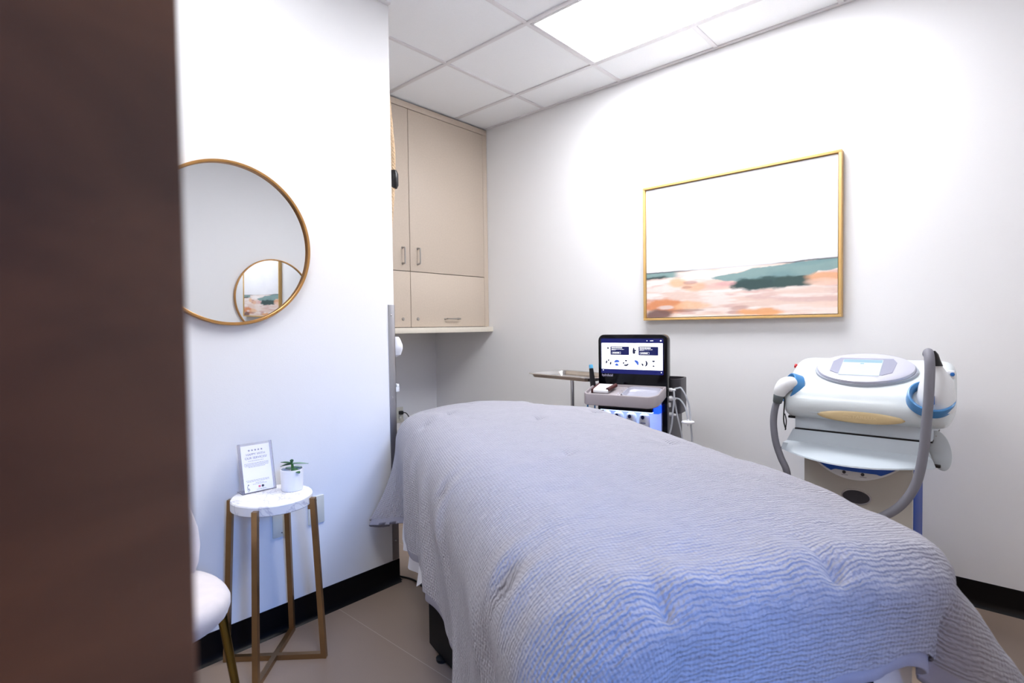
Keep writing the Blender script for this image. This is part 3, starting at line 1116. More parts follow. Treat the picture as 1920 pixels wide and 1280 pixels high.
def blanket_L(p, nn):
    x, y = nn
    left = max(0.0, -x) ** 2; right = max(0.0, x) ** 2; head = max(0.0, y) ** 2; foot = max(0.0, -y) ** 2
    L = 0.54 * left + 0.235 * right + 0.40 * head + 0.225 * foot
    c = cornerness(nn)
    if x > 0 and y < 0:
        L += c * 0.10
    elif x < 0 and y > 0:
        L += c * 0.05
    elif x < 0:
        L += c * 0.10
    if x < -0.9:
        L += 0.02 * math.sin(p[1] * 9) + 0.015 * math.sin(p[1] * 21 + 1)
    if y < -0.9:
        L += 0.010 * math.sin(p[0] * 17 + 0.5) + 0.006 * math.sin(p[0] * 41)
    return L


def blanket_flare(p, nn):
    x, y = nn
    c = cornerness(nn)
    f = 0.0
    if x < -0.7 and y < 0.2:
        f -= 0.02
    if y < -0.7:
        f -= 0.12 * (1 - c)
    if x > 0 and y < 0:
        f += 0.53 * c
        f -= 0.35 * g1(math.atan2(-y, x), math.radians(76), 0.10)
    if x < 0 and y < 0:
        f += 0.15 * c
    if x < -0.3 and y >= 0:
        f += 0.30 * g1(p[1], 0.86, 0.075) - 0.06 * g1(p[1], 0.70, 0.06)
    return f


def blanket_ripple(P, Nn, pc, t):
    x = Nn[:, 0]; y = Nn[:, 1]
    left = np.clip(-x, 0, 1); right = np.clip(x, 0, 1)
    r = 0.012 * left * np.sin(P[:, 1] * 13.0 + 2.2 * t + 0.4) + 0.007 * left * np.sin(P[:, 1] * 27 + 3 * t)
    r = r + 0.010 * right * np.sin(P[:, 1] * 11)
    r = r + 0.006 * np.clip(-y, 0, 1) * np.sin(P[:, 0] * 19 + 1.0)
    r = r + 0.010 * (fbm(pc * 6, pc * 0 + t * 1.5, 3, 4) - 0.5)
    return r


def blanket_shape(P, Nn, amt=0.11):
    lf = np.clip(-Nn[:, 0], 0, 1) ** 2
    hd = 1 - 0.5 * sstep(0.5, 0.95, P[:, 1])
    ex = amt * lf * hd
    # the left edge is broad and soft, and draws in towards the foot
    q = np.clip(-P[:, 0] / 0.355, 0, 1)
    sh = q * amt * hd + q * np.clip(0.75 - P[:, 1], 0, 1.3) * 0.032
    return ex, sh


V, UV, n = drape(0.355, 0.945, 0.060, 0.848, 0.026, 0.075, blanket_L, blanket_flare, blanket_ripple, 620, 90, 44, PINCH, blanket_shape, seed=2)
# low diagonal folds on the left side, running from the pinches to the hem
side = np.clip((-V[..., 0] - 0.36) / 0.05, 0, 1)
s_arc = np.clip(-UV[..., 0] - 0.35, 0, 1)
fold = np.zeros(V.shape[:2])
for yc, slope, w, amp in ((0.35, 0.55, 0.05, 0.012), (0.10, 0.60, 0.06, 0.014), (-0.18, 0.7, 0.05, 0.016), (-0.55, 0.8, 0.06, 0.014), (-0.72, -0.2, 0.05, 0.010), (0.55, 0.5, 0.05, 0.010)):
    dd = UV[..., 1] - (yc - slope * s_arc)
    fold += amp * np.exp(-(dd / w) ** 2) * sstep(0.02, 0.2, s_arc) - amp * 0.8 * np.exp(-((dd + 1.5 * w) / w) ** 2) * sstep(0.02, 0.2, s_arc)
V[..., 0] -= fold * side
# crumpled rumples at the foot
ft = np.clip((-V[..., 1] - 0.90) / 0.1, 0, 1)
rum = (fbm(UV[..., 0] * 9 + 3, UV[..., 1] * 16, 4, 12) - 0.5)
V[..., 1] -= 0.020 * rum * ft
V[..., 2] += 0.010 * rum * sstep(-0.6, -0.9, V[..., 1])
V[..., 2] += 0.006 * (fbm(UV[..., 0] * 10, UV[..., 1] * 14, 3, 31) - 0.5)
V = wall_contact(V)

# seersucker cloth
bm_mat = bpy.data.materials.new('seersucker')
bm_mat.use_nodes = True
nt = bm_mat.node_tree
b = nt.nodes['Principled BSDF']
uvn = nt.nodes.new('ShaderNodeUVMap'); uvn.uv_map = 'cloth'


def uvnoise(sc, scale, det, dist=0.0):
    mp = nt.nodes.new('ShaderNodeMapping'); mp.inputs['Scale'].default_value = sc
    nt.links.new(uvn.outputs['UV'], mp.inputs['Vector'])
    n_ = nt.nodes.new('ShaderNodeTexNoise'); n_.inputs['Scale'].default_value = scale
    n_.inputs['Detail'].default_value = det; n_.inputs['Distortion'].default_value = dist
    nt.links.new(mp.outputs['Vector'], n_.inputs['Vector'])
    return n_.outputs['Fac']


wv = nt.nodes.new('ShaderNodeTexWave')
wv.wave_type = 'BANDS'; wv.bands_direction = 'Y'; wv.wave_profile = 'SIN'
wv.inputs['Scale'].default_value = 38.0; wv.inputs['Distortion'].default_value = 5.5
wv.inputs['Detail'].default_value = 3.0; wv.inputs['Detail Scale'].default_value = 1.5; wv.inputs['Detail Roughness'].default_value = 0.55
nt.links.new(uvn.outputs['UV'], wv.inputs['Vector'])
ridge = uvnoise((26, 170, 1), 1.0, 2, 0.3)
grid = nt.nodes.new('ShaderNodeTexWave')
grid.wave_type = 'BANDS'; grid.bands_direction = 'X'; grid.inputs['Scale'].default_value = 42; grid.inputs['Distortion'].default_value = 0.6
nt.links.new(uvn.outputs['UV'], grid.inputs['Vector'])
fine = uvnoise((230, 300, 1), 1.0, 2)
h1 = math_node(nt, 'MULTIPLY', wv.outputs['Fac'], 0.55)
h2 = math_node(nt, 'MULTIPLY_ADD', ridge, 0.9, h1)
h3 = math_node(nt, 'MULTIPLY_ADD', grid.outputs['Fac'], 0.16, h2)
h4 = math_node(nt, 'MULTIPLY_ADD', fine, 0.25, h3)
bp = nt.nodes.new('ShaderNodeBump'); bp.inputs['Strength'].default_value = 0.9; bp.inputs['Distance'].default_value = 0.0055
nt.links.new(h4, bp.inputs['Height'])
nt.links.new(bp.outputs['Normal'], b.inputs['Normal'])
cc = mixcol(nt, lin((157, 156, 168)), lin((178, 177, 187)), ridge)
nt.links.new(cc, b.inputs['Base Color'])
b.inputs['Roughness'].default_value = 0.8
b.inputs['Sheen Weight'].default_value = 0.15
LIN = mat('blanket_binding', (164, 164, 180), 0.8, bump=0.1, bscale=400)

bl = surf(V, UV, n, 'blanket', bm_mat, None)
bl.location = BL
bl.rotation_euler = (0, 0, BROT)
tag(bl, 'lavender grey crinkled blanket draped over the treatment bed', 'blanket')
# hem band: continues below the last ring, set a little inward
last = V[-1]; prev = V[-4]
dirn = last - prev
dirn /= np.linalg.norm(dirn, axis=1)[:, None]
dirn = dirn * 0.6 + np.array([0, 0, -0.4])
inw = -np.stack([last[:, 0] / 0.42, last[:, 1] / 1.0, np.zeros(n)], 1)
inw = inw / np.maximum(1e-6, np.linalg.norm(inw, axis=1))[:, None]
hb = np.array([prev + inw * 0.008, last + inw * 0.009, last + inw * 0.008 + dirn * 0.012, last + inw * 0.007 + dirn * 0.026, last + inw * 0.011 + dirn * 0.028, last + inw * 0.013 + dirn * 0.012, prev + inw * 0.013])
hb = wall_contact(hb)
hem = surf(hb, np.zeros((*hb.shape[:2], 2)), n, 'hem_band', LIN, bl)
hem['label'] = 'plain smooth hem band along the blanket edge'


# fitted sheet under it
def sheet_L(p, nn):
    x, y = nn
    L = 0.20 - 0.09 * max(0, -y)
    if x < -0.2:
        L += 0.38 * (1 / (1 + math.exp(-(p[1] - 0.10) / 0.05))) * (1 / (1 + math.exp((p[1] - 0.78) / 0.02))) * min(1, -x * 1.2)
    if x > 0.0 and y < 0:
        L += 0.50 * cornerness(nn) ** 0.5
    if y < -0.5 and p[0] > 0.0:
        L += 0.50 * (1 / (1 + math.exp(-(p[0] - 0.270) / 0.006))) * (1 - cornerness(nn))
    if x > 0.5 and p[1] < 0:
        L += 0.40 * (1 / (1 + math.exp((p[1] + 0.80) / 0.02))) * (1 - cornerness(nn))
    return L


def sheet_flare(p, nn):
    x, y = nn
    if x > 0 and y < 0:
        return -0.02
    return 0.07 * (1 if x < -0.5 else 0)


def sheet_ripple(P, Nn, pc, t):
    return 0.010 * np.sin(pc * 26) * t + 0.006 * np.sin(pc * 60) * t


def sheet_shape(P, Nn):
    ex, sh = blanket_shape(P, Nn, 0.150 - 0.045 * sstep(0.05, 0.25, P[:, 1]))
    return ex, sh + 0.030 * np.clip(P[:, 0] / 0.3, 0, 1)


V2, UV2, n2 = drape(0.345, 0.915, 0.07, 0.790, 0.006, 0.035, sheet_L, sheet_flare, sheet_ripple, 360, 30, 24, None, sheet_shape, seed=8)
SHEET = mat('white_sheet', (226, 226, 232), 0.8, bump=0.15, bscale=30)
surf(V2, UV2, n2, 'fitted_sheet', SHEET, bed)
# bolster that lifts the blanket along the foot edge, hidden under the blanket, is not needed

# power cord on the floor beside the bed
co = MB().tube([(1.62, 2.42, 0.005), (1.575, 2.23, 0.005), (1.60, 2.10, 0.004), (1.56, 1.93, 0.004), (1.52, 1.80, 0.004), (1.50, 1.70, 0.004), (1.52, 1.60, 0.004)], 0.0042, 10).build('floor_cord', BLACK)
tag(co, 'black cord on the floor between the wall corner and the bed', 'power cord')

# ------------------------------------------------------------------ instrument tray stand
tr = thing('tray_stand', 'stainless instrument tray on a chrome pole stand behind the bed', 'tray stand', (2.444, 2.104, 0), math.radians(-8))
# local: x away from viewer, -y along the tray; tray corner near origin
tl, tw, tz = 0.50, 0.31, 0.945
cx, cy = tw / 2, -tl / 2


def rr_ring(w, h, r, z):
    return [(x, y, z) for x, y in rrect(w, h, r, 8, cx, cy)]


m = MB()
m.loft([rr_ring(tw - 0.06, tl - 0.06, 0.03, tz - 0.0195), rr_ring(tw - 0.05, tl - 0.05, 0.035, tz - 0.019), rr_ring(tw - 0.034, tl - 0.034, 0.042, tz - 0.006), rr_ring(tw - 0.026, tl - 0.026, 0.045, tz),
        rr_ring(tw, tl, 0.055, tz + 0.0015), rr_ring(tw + 0.004, tl + 0.004, 0.056, tz - 0.002), rr_ring(tw, tl, 0.055, tz - 0.004), rr_ring(tw - 0.024, tl - 0.024, 0.046, tz - 0.004),
        rr_ring(tw - 0.032, tl - 0.032, 0.043, tz - 0.010), rr_ring(tw - 0.048, tl - 0.048, 0.036, tz - 0.022)])
m.build('tray', CHROME, tr, angle=50)
px_, py_ = 0.155, -0.235
MB().tube([(px_, py_, tz - 0.021), (px_, py_, 0.06)], 0.0115, 20, smooth=False).build('pole', CHROME, tr)
MB().lathe([(0.0116, 0.55), (0.017, 0.55), (0.017, 0.50), (0.0116, 0.50)], 20, Matrix.Translation((px_, py_, 0))).build('collar', CHROME, tr)
for a in (0.6, 2.7, 4.8):
    lg = MB().tube([(px_, py_, 0.075), (px_ + 0.1 * math.cos(a), py_ + 0.1 * math.sin(a), 0.06), (px_ + 0.2 * math.cos(a), py_ + 0.2 * math.sin(a), 0.05)], 0.011, 12, smooth=False).build('leg', CHROME, tr)
    MB().lathe([(0, 0), (0.012, 0.0), (0.02, 0.012), (0.012, 0.03), (0.008, 0.05), (0, 0.05)], 16, Matrix.Translation((px_ + 0.2 * math.cos(a), py_ + 0.2 * math.sin(a), 0))).build('caster', BLACK, lg)

# ------------------------------------------------------------------ facial treatment machine (local: x right, y back, z up)
hy = thing('facial_machine', 'black facial treatment machine with a lit screen and bottles behind the bed', 'treatment machine', (2.40, 1.37, 0), math.radians(-80.7))
FX = Matrix.Rotation(PI / 2, 4, 'X')     # polygon (x, z) extruded towards -y


def front(poly, y0, y1, bev=0.0, mtx=None):
    """polygon in x-z, from y0 (front, smaller) to y1"""
    return MB().prism(poly, -y1, -y0, (mtx or Matrix.Identity(4)) @ FX, bev)


HW = 0.178
sb = front(rrect(2 * HW, 0.300, 0.03, 8, 0, 1.024, (0.002, 0.03, 0.03, 0.002)), 0.0, 0.052, 0.004).build('screen_housing', GLOSSBLK, hy)
NAVY = mat('screen_navy', (4, 8, 40), 0.2, emit=(2, 12, 96), estr=0.5)
LIT = mat('screen_white', (250, 252, 255), 0.2, emit=(250, 252, 255), estr=0.62)
NAVY2 = mat('screen_card', (4, 8, 40), 0.2, emit=(6, 16, 92), estr=0.4)
MID = mat('screen_blue', (30, 60, 130), 0.3, emit=(60, 96, 190), estr=0.5)
DKI = mat('screen_dark', (8, 12, 40), 0.3, emit=(14, 20, 60), estr=0.4)
sc_ = front(rrect(0.322, 0.176, 0.004, 3, -0.001, 1.066), -0.0008, 0.001).build('display', NAVY, sb)
zt_, zb_ = 1.132, 1.000
front(rrect(0.316, zt_ - zb_, 0.001, 1, -0.001, (zt_ + zb_) / 2), -0.0013, 0.0).build('white_page', LIT, sc_)


def scr(poly, name, m_, d=-0.0019):
    return front(poly, d, d + 0.0008).build(name, m_, sc_)


for cx0, ti in ((-0.061, 0), (0.086, 1)):
    scr(rrect(0.098, 0.042, 0.0008, 2, cx0, 1.093), 'dark_card', NAVY2)
    m = MB()

    def seg(x, z, w, h):
        cur = x
        while cur < x + w - 0.002:
            l = min(random.uniform(0.006, 0.013), x + w - cur)
            m.prism(rrect(l, h, 0.0006, 1, cur + l / 2, z), 0.0022, 0.0028, FX)
            cur += l + 0.0018
    seg(cx0 - 0.043, 1.1075, 0.056, 0.0046)
    seg(cx0 - 0.043, 1.1000, 0.066, 0.0016)
    seg(cx0 - 0.043, 1.0965, 0.022, 0.0016)
    seg(cx0 - 0.036, 1.0825, 0.034, 0.004)
    for w, h, xx, zz in ((0.046, 0.0005, cx0 - 0.018, 1.0875), (0.046, 0.0005, cx0 - 0.018, 1.0775), (0.0005, 0.010, cx0 - 0.041, 1.0825), (0.0005, 0.010, cx0 + 0.005, 1.0825)):
        m.prism([(xx - w / 2, zz - h / 2), (xx + w / 2, zz - h / 2), (xx + w / 2, zz + h / 2), (xx - w / 2, zz + h / 2)], 0.0022, 0.0028, FX)
    m.build('card_text', LIT, sc_)
m = MB()
m.prism(ellipse(0.004, 0.006, 16, -0.1235, 1.106), 0.0014, 0.002, FX)
m.build('page_picture', DKI, sc_)
m = MB()
m.prism([(0.007, 1.080), (0.016, 1.078), (0.0215, 1.084), (0.018, 1.090), (0.025, 1.092), (0.024, 1.100), (0.017, 1.098), (0.0155, 1.108), (0.010, 1.108), (0.0065, 1.094)], 0.0014, 0.002, FX)
m.build('page_picture', DKI, sc_)
mm_ = [(-0.121, DKI), (-0.076, MID), (-0.029, DKI), (0.022, MID), (0.067, DKI), (0.112, DKI)]
for k, (x, mt) in enumerate(mm_):
    m = MB()
    z = 1.032
    R_ = 0.0155
    arcs = {0: ((70, 110), (130, 200), (-50, 20)), 1: ((20, 170), (220, 310)), 2: ((60, 110), (160, 200), (220, 350)), 3: ((-40, 120),), 4: ((-80, 70), (180, 240)), 5: ((60, 120), (250, 290))}[k]
    for a0, a1 in arcs:
        pl = []
        wd = 0.0085 if k not in (1, 3) else 0.015
        for q in range(9):
            a = math.radians(a0 + (a1 - a0) * q / 8)
            pl.append((x + R_ * math.cos(a), z + R_ * math.sin(a)))
        for q in range(8, -1, -1):
            a = math.radians(a0 + (a1 - a0) * q / 8)
            rr = R_ - wd * math.sin(PI * (0.15 + 0.7 * q / 8))
            pl.append((x + rr * math.cos(a), z + rr * math.sin(a)))
        m.prism(pl, 0.0014, 0.002, FX)
    m.build('round_icon', mt, sc_)
for pl in (ellipse(0.0036, 0.0036, 16, 0.148, 1.1435), ellipse(0.0022, 0.0022, 12, 0.080, 1.1435), rrect(0.016, 0.003, 0.001, 1, 0.103, 1.1435),
           ellipse(0.0026, 0.0026, 12, -0.150, 0.9935), ellipse(0.0026, 0.0026, 12, 0.150, 0.9900)):
    MB().prism(pl, 0.001, 0.0018, FX).build('status_mark', LIT, sc_)
LOGO = mat('logo_grey', (196, 190, 214), 0.4)
text('lettering', 'hydrafacial', 0.0175, LOGO, Matrix.Translation((-0.158, -0.0008, 0.968)) @ FX, sb, align='LEFT', depth=0.0004, sx=0.80)

# column
GREYB = mat('machine_grey', (70, 68, 74), 0.4)
m = MB()
m.bx(-HW, HW, 0.052, 0.26, 0.06, 0.874, 0.012, 3)
m.bx(HW - 0.03, HW, 0.0, 0.052, 0.06, 0.874, 0.004).bx(-HW, -HW + 0.03, 0.0, 0.052, 0.06, 0.874, 0.004)
m.build('column', GREYB, hy)
front([(-HW - 0.001, 0.06), (-HW + 0.024, 0.06), (-HW + 0.024, 0.874), (-HW - 0.001, 0.874)], -0.004, 0.0).build('edge_trim', GLOSSBLK, hy)
front([(HW - 0.022, 0.06), (HW + 0.001, 0.06), (HW + 0.001, 0.874), (HW - 0.022, 0.874)], -0.004, 0.0).build('edge_trim', GLOSSBLK, hy)
GLOW = mat('lit_blue_panel', (235, 240, 255), 0.4, emit=(150, 176, 255), estr=0.20)
gp = front([(-HW + 0.030, 0.40), (HW - 0.024, 0.40), (HW - 0.024, 0.872), (-HW + 0.030, 0.872)], 0.046, 0.0525).build('lit_panel', GLOW, hy)
LED = mat('led_strip', (40, 90, 255), 0.4, emit=(24, 70, 255), estr=1.0)
MB().bx(0.125, 0.152, -0.050, -0.004, 0.795, 0.833, 0.003).build('led_window', LED, hy)
MB().bx(-HW + 0.032, 0.126, -0.066, 0.0, 0.802, 0.831, 0.005).build('bottle_hood', GLOSSBLK, hy)
MB().bx(-HW + 0.030, HW - 0.022, -0.09, 0.046, 0.668, 0.683, 0.003).build('bottle_shelf', WHITEP, hy)
MB().bx(-HW - 0.03, HW + 0.03, -0.10, 0.30, 0.05, 0.085, 0.012).build('foot_base', BLACK, hy)
for x in (-0.17, 0.17):
    for y in (-0.07, 0.27):
        MB().lathe([(0, -0.012), (0.02, -0.012), (0.025, -0.006), (0.025, 0.006), (0.02, 0.012), (0, 0.012)], 20, zdir_mtx((x, y, 0.025), (1, 0, 0), (0, 1, 0))).build('caster', BLACK, hy)
STRIP = mat('hood_led', (240, 245, 255), 0.4, emit=(190, 210, 255), estr=1.3)
MB().bx(-HW + 0.036, 0.122, -0.060, -0.006, 0.7995, 0.8015).build('hood_led', STRIP, hy)
# front tray with a sunk basin
TILT = Matrix(((1, 0, 0, 0), (0, 1, 0, 0), (0, 0.25, 1, 0.036), (0, 0, 0, 1)))
tray_o = rrect(0.372, 0.150, 0.05, 8, -0.012, -0.078, (0.05, 0.002, 0.002, 0.03))


def scale_poly(p, d, cx=-0.012, cy=-0.078):
    out = []
    for x, y in p:
        out.append((cx + (x - cx) * (1 - d / 0.186), cy + (y - cy) * (1 - d / 0.075)))
    return out


m = MB()
m.loft([[(x, y, z) for x, y in scale_poly(tray_o, d)] for d, z in ((0.010, 0.832), (0.003, 0.834), (0, 0.838), (0, 0.886), (0.0015, 0.889), (0.008, 0.889), (0.009, 0.886), (0.012, 0.8655))], mtx=TILT)
m.build('front_tray', TRAYG, hy)
MB().bx(-0.186, -0.014, -0.140, -0.010, 0.866, 0.8808, 0.004, 2, TILT).build('tray_deck', TRAYG, hy)
bs = rrect(0.170, 0.118, 0.03, 6, 0.078, -0.075)
m = MB()
m.loft([[(0.078 + (x - 0.078) * k, -0.075 + (y + 0.075) * k, z) for x, y in bs] for k, z in ((1.03, 0.868), (1.03, 0.8845), (1.0, 0.886), (0.96, 0.885), (0.92, 0.874), (0.84, 0.868), (0.4, 0.8665), (0.01, 0.8665))], caps=False, mtx=TILT)
m.build('basin', SILVER, hy)
m = MB()
for i in range(2):
    for k in range(5):
        m.lathe([(0.0045, 0.0), (0.004, 0.0016), (0, 0.002)], 10, TILT @ Matrix.Translation((-0.030 + 0.017 * i, -0.125 + 0.024 * k, 0.8805)))
m.build('key_row', SILVER, hy)
# rear bin at the right
ob = rrect(0.18, 0.16, 0.04, 6, 0.120, 0.17)
m = MB()
m.loft([[(x, y, 0.78) for x, y in ob], [(x, y, 0.952) for x, y in ob], [(0.120 + (x - 0.120) * 0.93, 0.17 + (y - 0.17) * 0.93, 0.952) for x, y in ob], [(0.120 + (x - 0.120) * 0.92, 0.17 + (y - 0.17) * 0.92, 0.885) for x, y in ob]])
m.build('rear_bin', DGREY, hy)
TUBEM = mat('clear_tube', (226, 230, 238), 0.2, trans=0.35)
WCAP = mat('white_fitting', (240, 240, 244), 0.35)
m = MB().tube([(0.19, 0.06, 0.905), (0.215, 0.05, 0.913), (0.235, 0.045, 0.91), (0.265, 0.05, 0.84), (0.275, 0.05, 0.74), (0.28, 0.05, 0.62), (0.25, 0.06, 0.45)], 0.0042, 10)
m.build('clear_hose', TUBEM, hy)
m = MB().tube([(0.20, 0.055, 0.863), (0.225, 0.05, 0.858), (0.250, 0.045, 0.825), (0.262, 0.04, 0.78), (0.264, 0.04, 0.765)], 0.0040, 10)
m.build('clear_hose', TUBEM, hy)
MB().tube([(0.200, 0.04, 0.86), (0.212, 0.045, 0.78), (0.235, 0.05, 0.66), (0.24, 0.06, 0.45)], 0.0038, 10).build('clear_hose', TUBEM, hy)
MB().tube([(0.200, 0.03, 0.905), (0.203, 0.025, 0.86), (0.198, 0.02, 0.80), (0.19, 0.015, 0.72), (0.165, 0.0, 0.62), (0.15, 0.0, 0.55)], 0.0045, 10).build('clear_hose', TUBEM, hy)
MB().lathe([(0, 0.012), (0.004, 0.012), (0.005, 0.003), (0.028, 0.0015), (0.030, -0.001), (0.030, -0.006), (0.027, -0.009), (0.005, -0.010), (0.004, -0.022), (0, -0.022)], 32, Matrix.Translation((0.264, 0.04, 0.757))).build('disc_filter', WCAP, hy)
for x, z, r in ((0.186, 0.905, 0.009), (0.188, 0.863, 0.012), (0.186, 0.785, 0.011)):
    MB().lathe([(0, 0), (r, 0), (r, 0.012), (r * 0.6, 0.016), (r * 0.5, 0.03), (0, 0.03)], 20, zdir_mtx((HW, 0.035, z), (1, 0, 0), (0, 1, 0))).build('hose_fitting', WCAP, hy)
MB().box((0.180, 0.03, 0.832), (0.008, 0.02, 0.022), 0.002).build('side_tag', WCAP, hy)
# hook-like holder on the left
m = MB()
m.tube([(-HW, 0.01, 0.885), (-0.205, -0.005, 0.887), (-0.220, -0.02, 0.882), (-0.222, -0.04, 0.86)], 0.009, 10)
m.lathe([(0.0155, 0), (0.021, 0), (0.022, 0.018), (0.0155, 0.018)], 20, Matrix.Translation((-0.197, -0.022, 0.885)))
m.build('wand_holder', STEEL, hy)

# wand in the holder
Rh = Matrix.Rotation(math.radians(-80.7), 4, 'Z')
wand_at = Matrix.Translation((2.40, 1.37, 0)) @ Rh
wp = wand_at @ Vector((-0.196, -0.022, 0.89))
wd = thing('treatment_wand', 'slim black wand with a blue tip standing left of the lit screen', 'wand', tuple(wp), math.radians(-80.7))
WB = mat('wand_blue', (92, 178, 224), 0.3)
ax_ = Vector((-0.10, -0.02, 1)).normalized()
q = zdir_mtx((0, 0, 0), ax_)
MB().lathe([(0, -0.05), (0.010, -0.05), (0.0125, -0.03), (0.0145, 0.01), (0.0135, 0.06), (0.0105, 0.112), (0, 0.112)], 20, q).build('wand_body', BLACK, wd)
MB().lathe([(0.0085, 0.112), (0.0105, 0.114), (0.0105, 0.128), (0.008, 0.132), (0, 0.132)], 20, q).build('wand_tip', WB, wd)
BH = mat('blue_hose', (52, 116, 168), 0.35)
m = MB()
m.tube([(0.004, 0, -0.048), (-0.016, -0.02, -0.03), (-0.020, -0.03, -0.09), (-0.012, -0.03, -0.14), (-0.010, -0.03, -0.22), (0.0, -0.02, -0.34)], 0.0045, 10)
m.tube([(0.006, 0, -0.048), (0.014, -0.02, -0.10), (0.004, -0.03, -0.17), (0.0, -0.03, -0.24), (0.01, -0.02, -0.36)], 0.0040, 10)
m.build('wand_hose', BH, wd)
m = MB()
for k in range(6):
    m.tube([(-0.014 + 0.003 * k, -0.030, -0.10 + 0.004 * (k % 3)), (-0.026 + 0.004 * k, -0.032, -0.112), (-0.016 + 0.003 * k, -0.034, -0.124)], 0.003, 8)
m.build('hose_clip', STEEL, wd)

# white tube with red brown cap lying in the tray
tub = wand_at @ (TILT @ Vector((-0.112, -0.078, 0.8900)))
TT = Matrix(((1, 0, 0, 0), (0, 1, 0, 0), (0, 0.25, 1, 0), (0, 0, 0, 1)))
tb = thing('cream_tube', 'white tube with dark red cap lying in the machine tray', 'tube', tuple(tub), math.radians(-80.7))
MB().bx(-0.055, 0.036, -0.040, 0.045, -0.008, 0.010, 0.007, 3, TT).build('tube_body', MATTEW, tb)
RED = mat('dark_red', (70, 22, 22), 0.4)
MB().tube([(0.030, -0.034, 0.008), (0.046, 0.034, 0.008)], 0.0105, 16, smooth=False, mtx=TT).build('red_cap', RED, tb)
MB().bx(-0.053, -0.043, -0.044, 0.047, -0.008, 0.0125, 0.003, 2, TT).build('brown_band', RED, tb)

# bottles
BOT = mat('bottle_white', (238, 240, 248), 0.35)
BDOT = mat('bottle_navy', (18, 26, 96), 0.4)
names = ['far left', 'second', 'third', 'fourth']
bottle0 = None
for k in range(4):
    p = wand_at @ Vector((-0.122 + 0.066 * k, -0.034, 0.683))
    lab = ['white bottle half hidden by the blanket, leftmost in the glowing machine', 'white bottle with navy dot, second from left in the glowing machine',
           'white bottle with navy dot, third from left in the glowing machine', 'white bottle with navy dot, rightmost in the glowing machine'][k]
    if k == 0:
        bottle0 = t = thing('serum_bottle', lab, 'bottle', tuple(p), math.radians(-80.7), 'bottles in the facial machine')
        MB().lathe([(0, 0), (0.024, 0), (0.026, 0.003), (0.026, 0.092), (0.022, 0.102), (0.012, 0.108), (0.012, 0.114), (0, 0.114)], 28).build('bottle_body', BOT, t)
        MB().prism(ellipse(0.0085, 0.0095, 20, 0, 0.093), 0.0255, 0.0268, FX).build('navy_dot', BDOT, t)
        m = MB()
        m.prism(rrect(0.024, 0.004, 0.001, 1, 0.002, 0.066), 0.0252, 0.0268, FX)
        m.build('label_strip', mat('label_grey', (96, 108, 168), 0.5), t)
    else:
        t = bottle0.copy(); C.objects.link(t); t.location = p; t['label'] = lab
        for cph in list(bottle0.children):
            c2 = cph.copy(); C.objects.link(c2); c2.parent = t

# ------------------------------------------------------------------ laser console (local: x right = a, y back, z up)
la = thing('laser_console', 'white and blue laser console with grey hoses against the right wall', 'laser machine', (2.45, 0.41, 0), -PI / 2)
LW = mat('console_white', (214, 222, 225), 0.28, coat=0.2)
LP_ = mat('console_pale', (198, 208, 216), 0.35)
LB = mat('console_blue', (72, 138, 196), 0.3)
LBD = mat('console_deep_blue', (0, 62, 158), 0.45, spec=0.2)
LBG = mat('console_beige', (190, 186, 178), 0.4)
HOSE = mat('grey_hose', (128, 128, 138), 0.55, bump=0.2, bscale=120)

# head: cross-section (y, z), front is negative y
prof = [(0.30, 0.855), (0.33, 0.90), (0.33, 0.99), (0.315, 1.045), (0.27, 1.064), (0.20, 1.060), (0.12, 1.030), (0.05, 1.000), (0.0, 0.975), (-0.035, 0.945), (-0.055, 0.910), (-0.058, 0.880), (-0.048, 0.856), (-0.025, 0.840), (0.02, 0.834), (0.15, 0.834), (0.25, 0.838)]


def smooth_closed(P, sub=4):
    out = []
    n = len(P)
    for i in range(n):
        p0, p1, p2, p3 = [Vector((*P[(i + k) % n], 0)) for k in (-1, 0, 1, 2)]
        for k in range(sub):
            t = k / sub
            q = 0.5 * ((2 * p1) + (p2 - p0) * t + (2 * p0 - 5 * p1 + 4 * p2 - p3) * t * t + (3 * p1 - p0 - 3 * p2 + p3) * t ** 3)
            out.append((q.x, q.y))
    return out


pf = smooth_closed(prof)
rings = []
for k in range(33):
    th = -PI / 2 + PI * k / 32
    a = math.sin(th)
    aa = 0.275 * (abs(a) ** 0.75) * (1 if a > 0 else -1)
    s = max(0.02, (1 - abs(a) ** 14)) ** 0.5
    s = 0.55 + 0.45 * s
    bulge = 0.018 * max(0, aa / 0.275) ** 3
    rings.append([(aa + 0.004, 0.13 + (y - 0.13) * s, 0.94 + (z - 0.94) * (s + (0.0))) for y, z in pf])
head = MB().loft(rings).build('console_head', LW, la, angle=60)
# seam and gold oval badge on the front lower edge
m = MB()
m.tube([(-0.225, -0.047, 0.866), (-0.1, -0.0585, 0.866), (0.0, -0.0595, 0.866), (0.1, -0.0585, 0.866), (0.225, -0.047, 0.866)], 0.0012, 6)
m.build('seam_line', LP_, head)
BADGE = mat('badge_tan', (204, 182, 138), 0.42)
bq = frame_mtx((0.008, -0.052, 0.862), (1, 0, 0), (0, 0.10, 1))
m = MB()
rings = []
for dz, sc in ((0.0, 1.0), (0.005, 0.97), (0.008, 0.88), (0.0095, 0.7), (0.010, 0.4)):
    rings.append([(0.142 * sc * math.cos(t) * (1 if True else 1), 0.024 * sc * math.sin(t), dz) for t in [2 * PI * k / 64 for k in range(64)]])
m.loft(rings, mtx=bq)
bad = m.build('name_badge', BADGE, head)
text('lettering', 'STARLUX', 0.0175, mat('badge_light', (218, 198, 156), 0.35), bq @ Matrix.Translation((0.012, -0.001, 0.0102)), bad, depth=0.0008, sx=1.25)
m = MB()
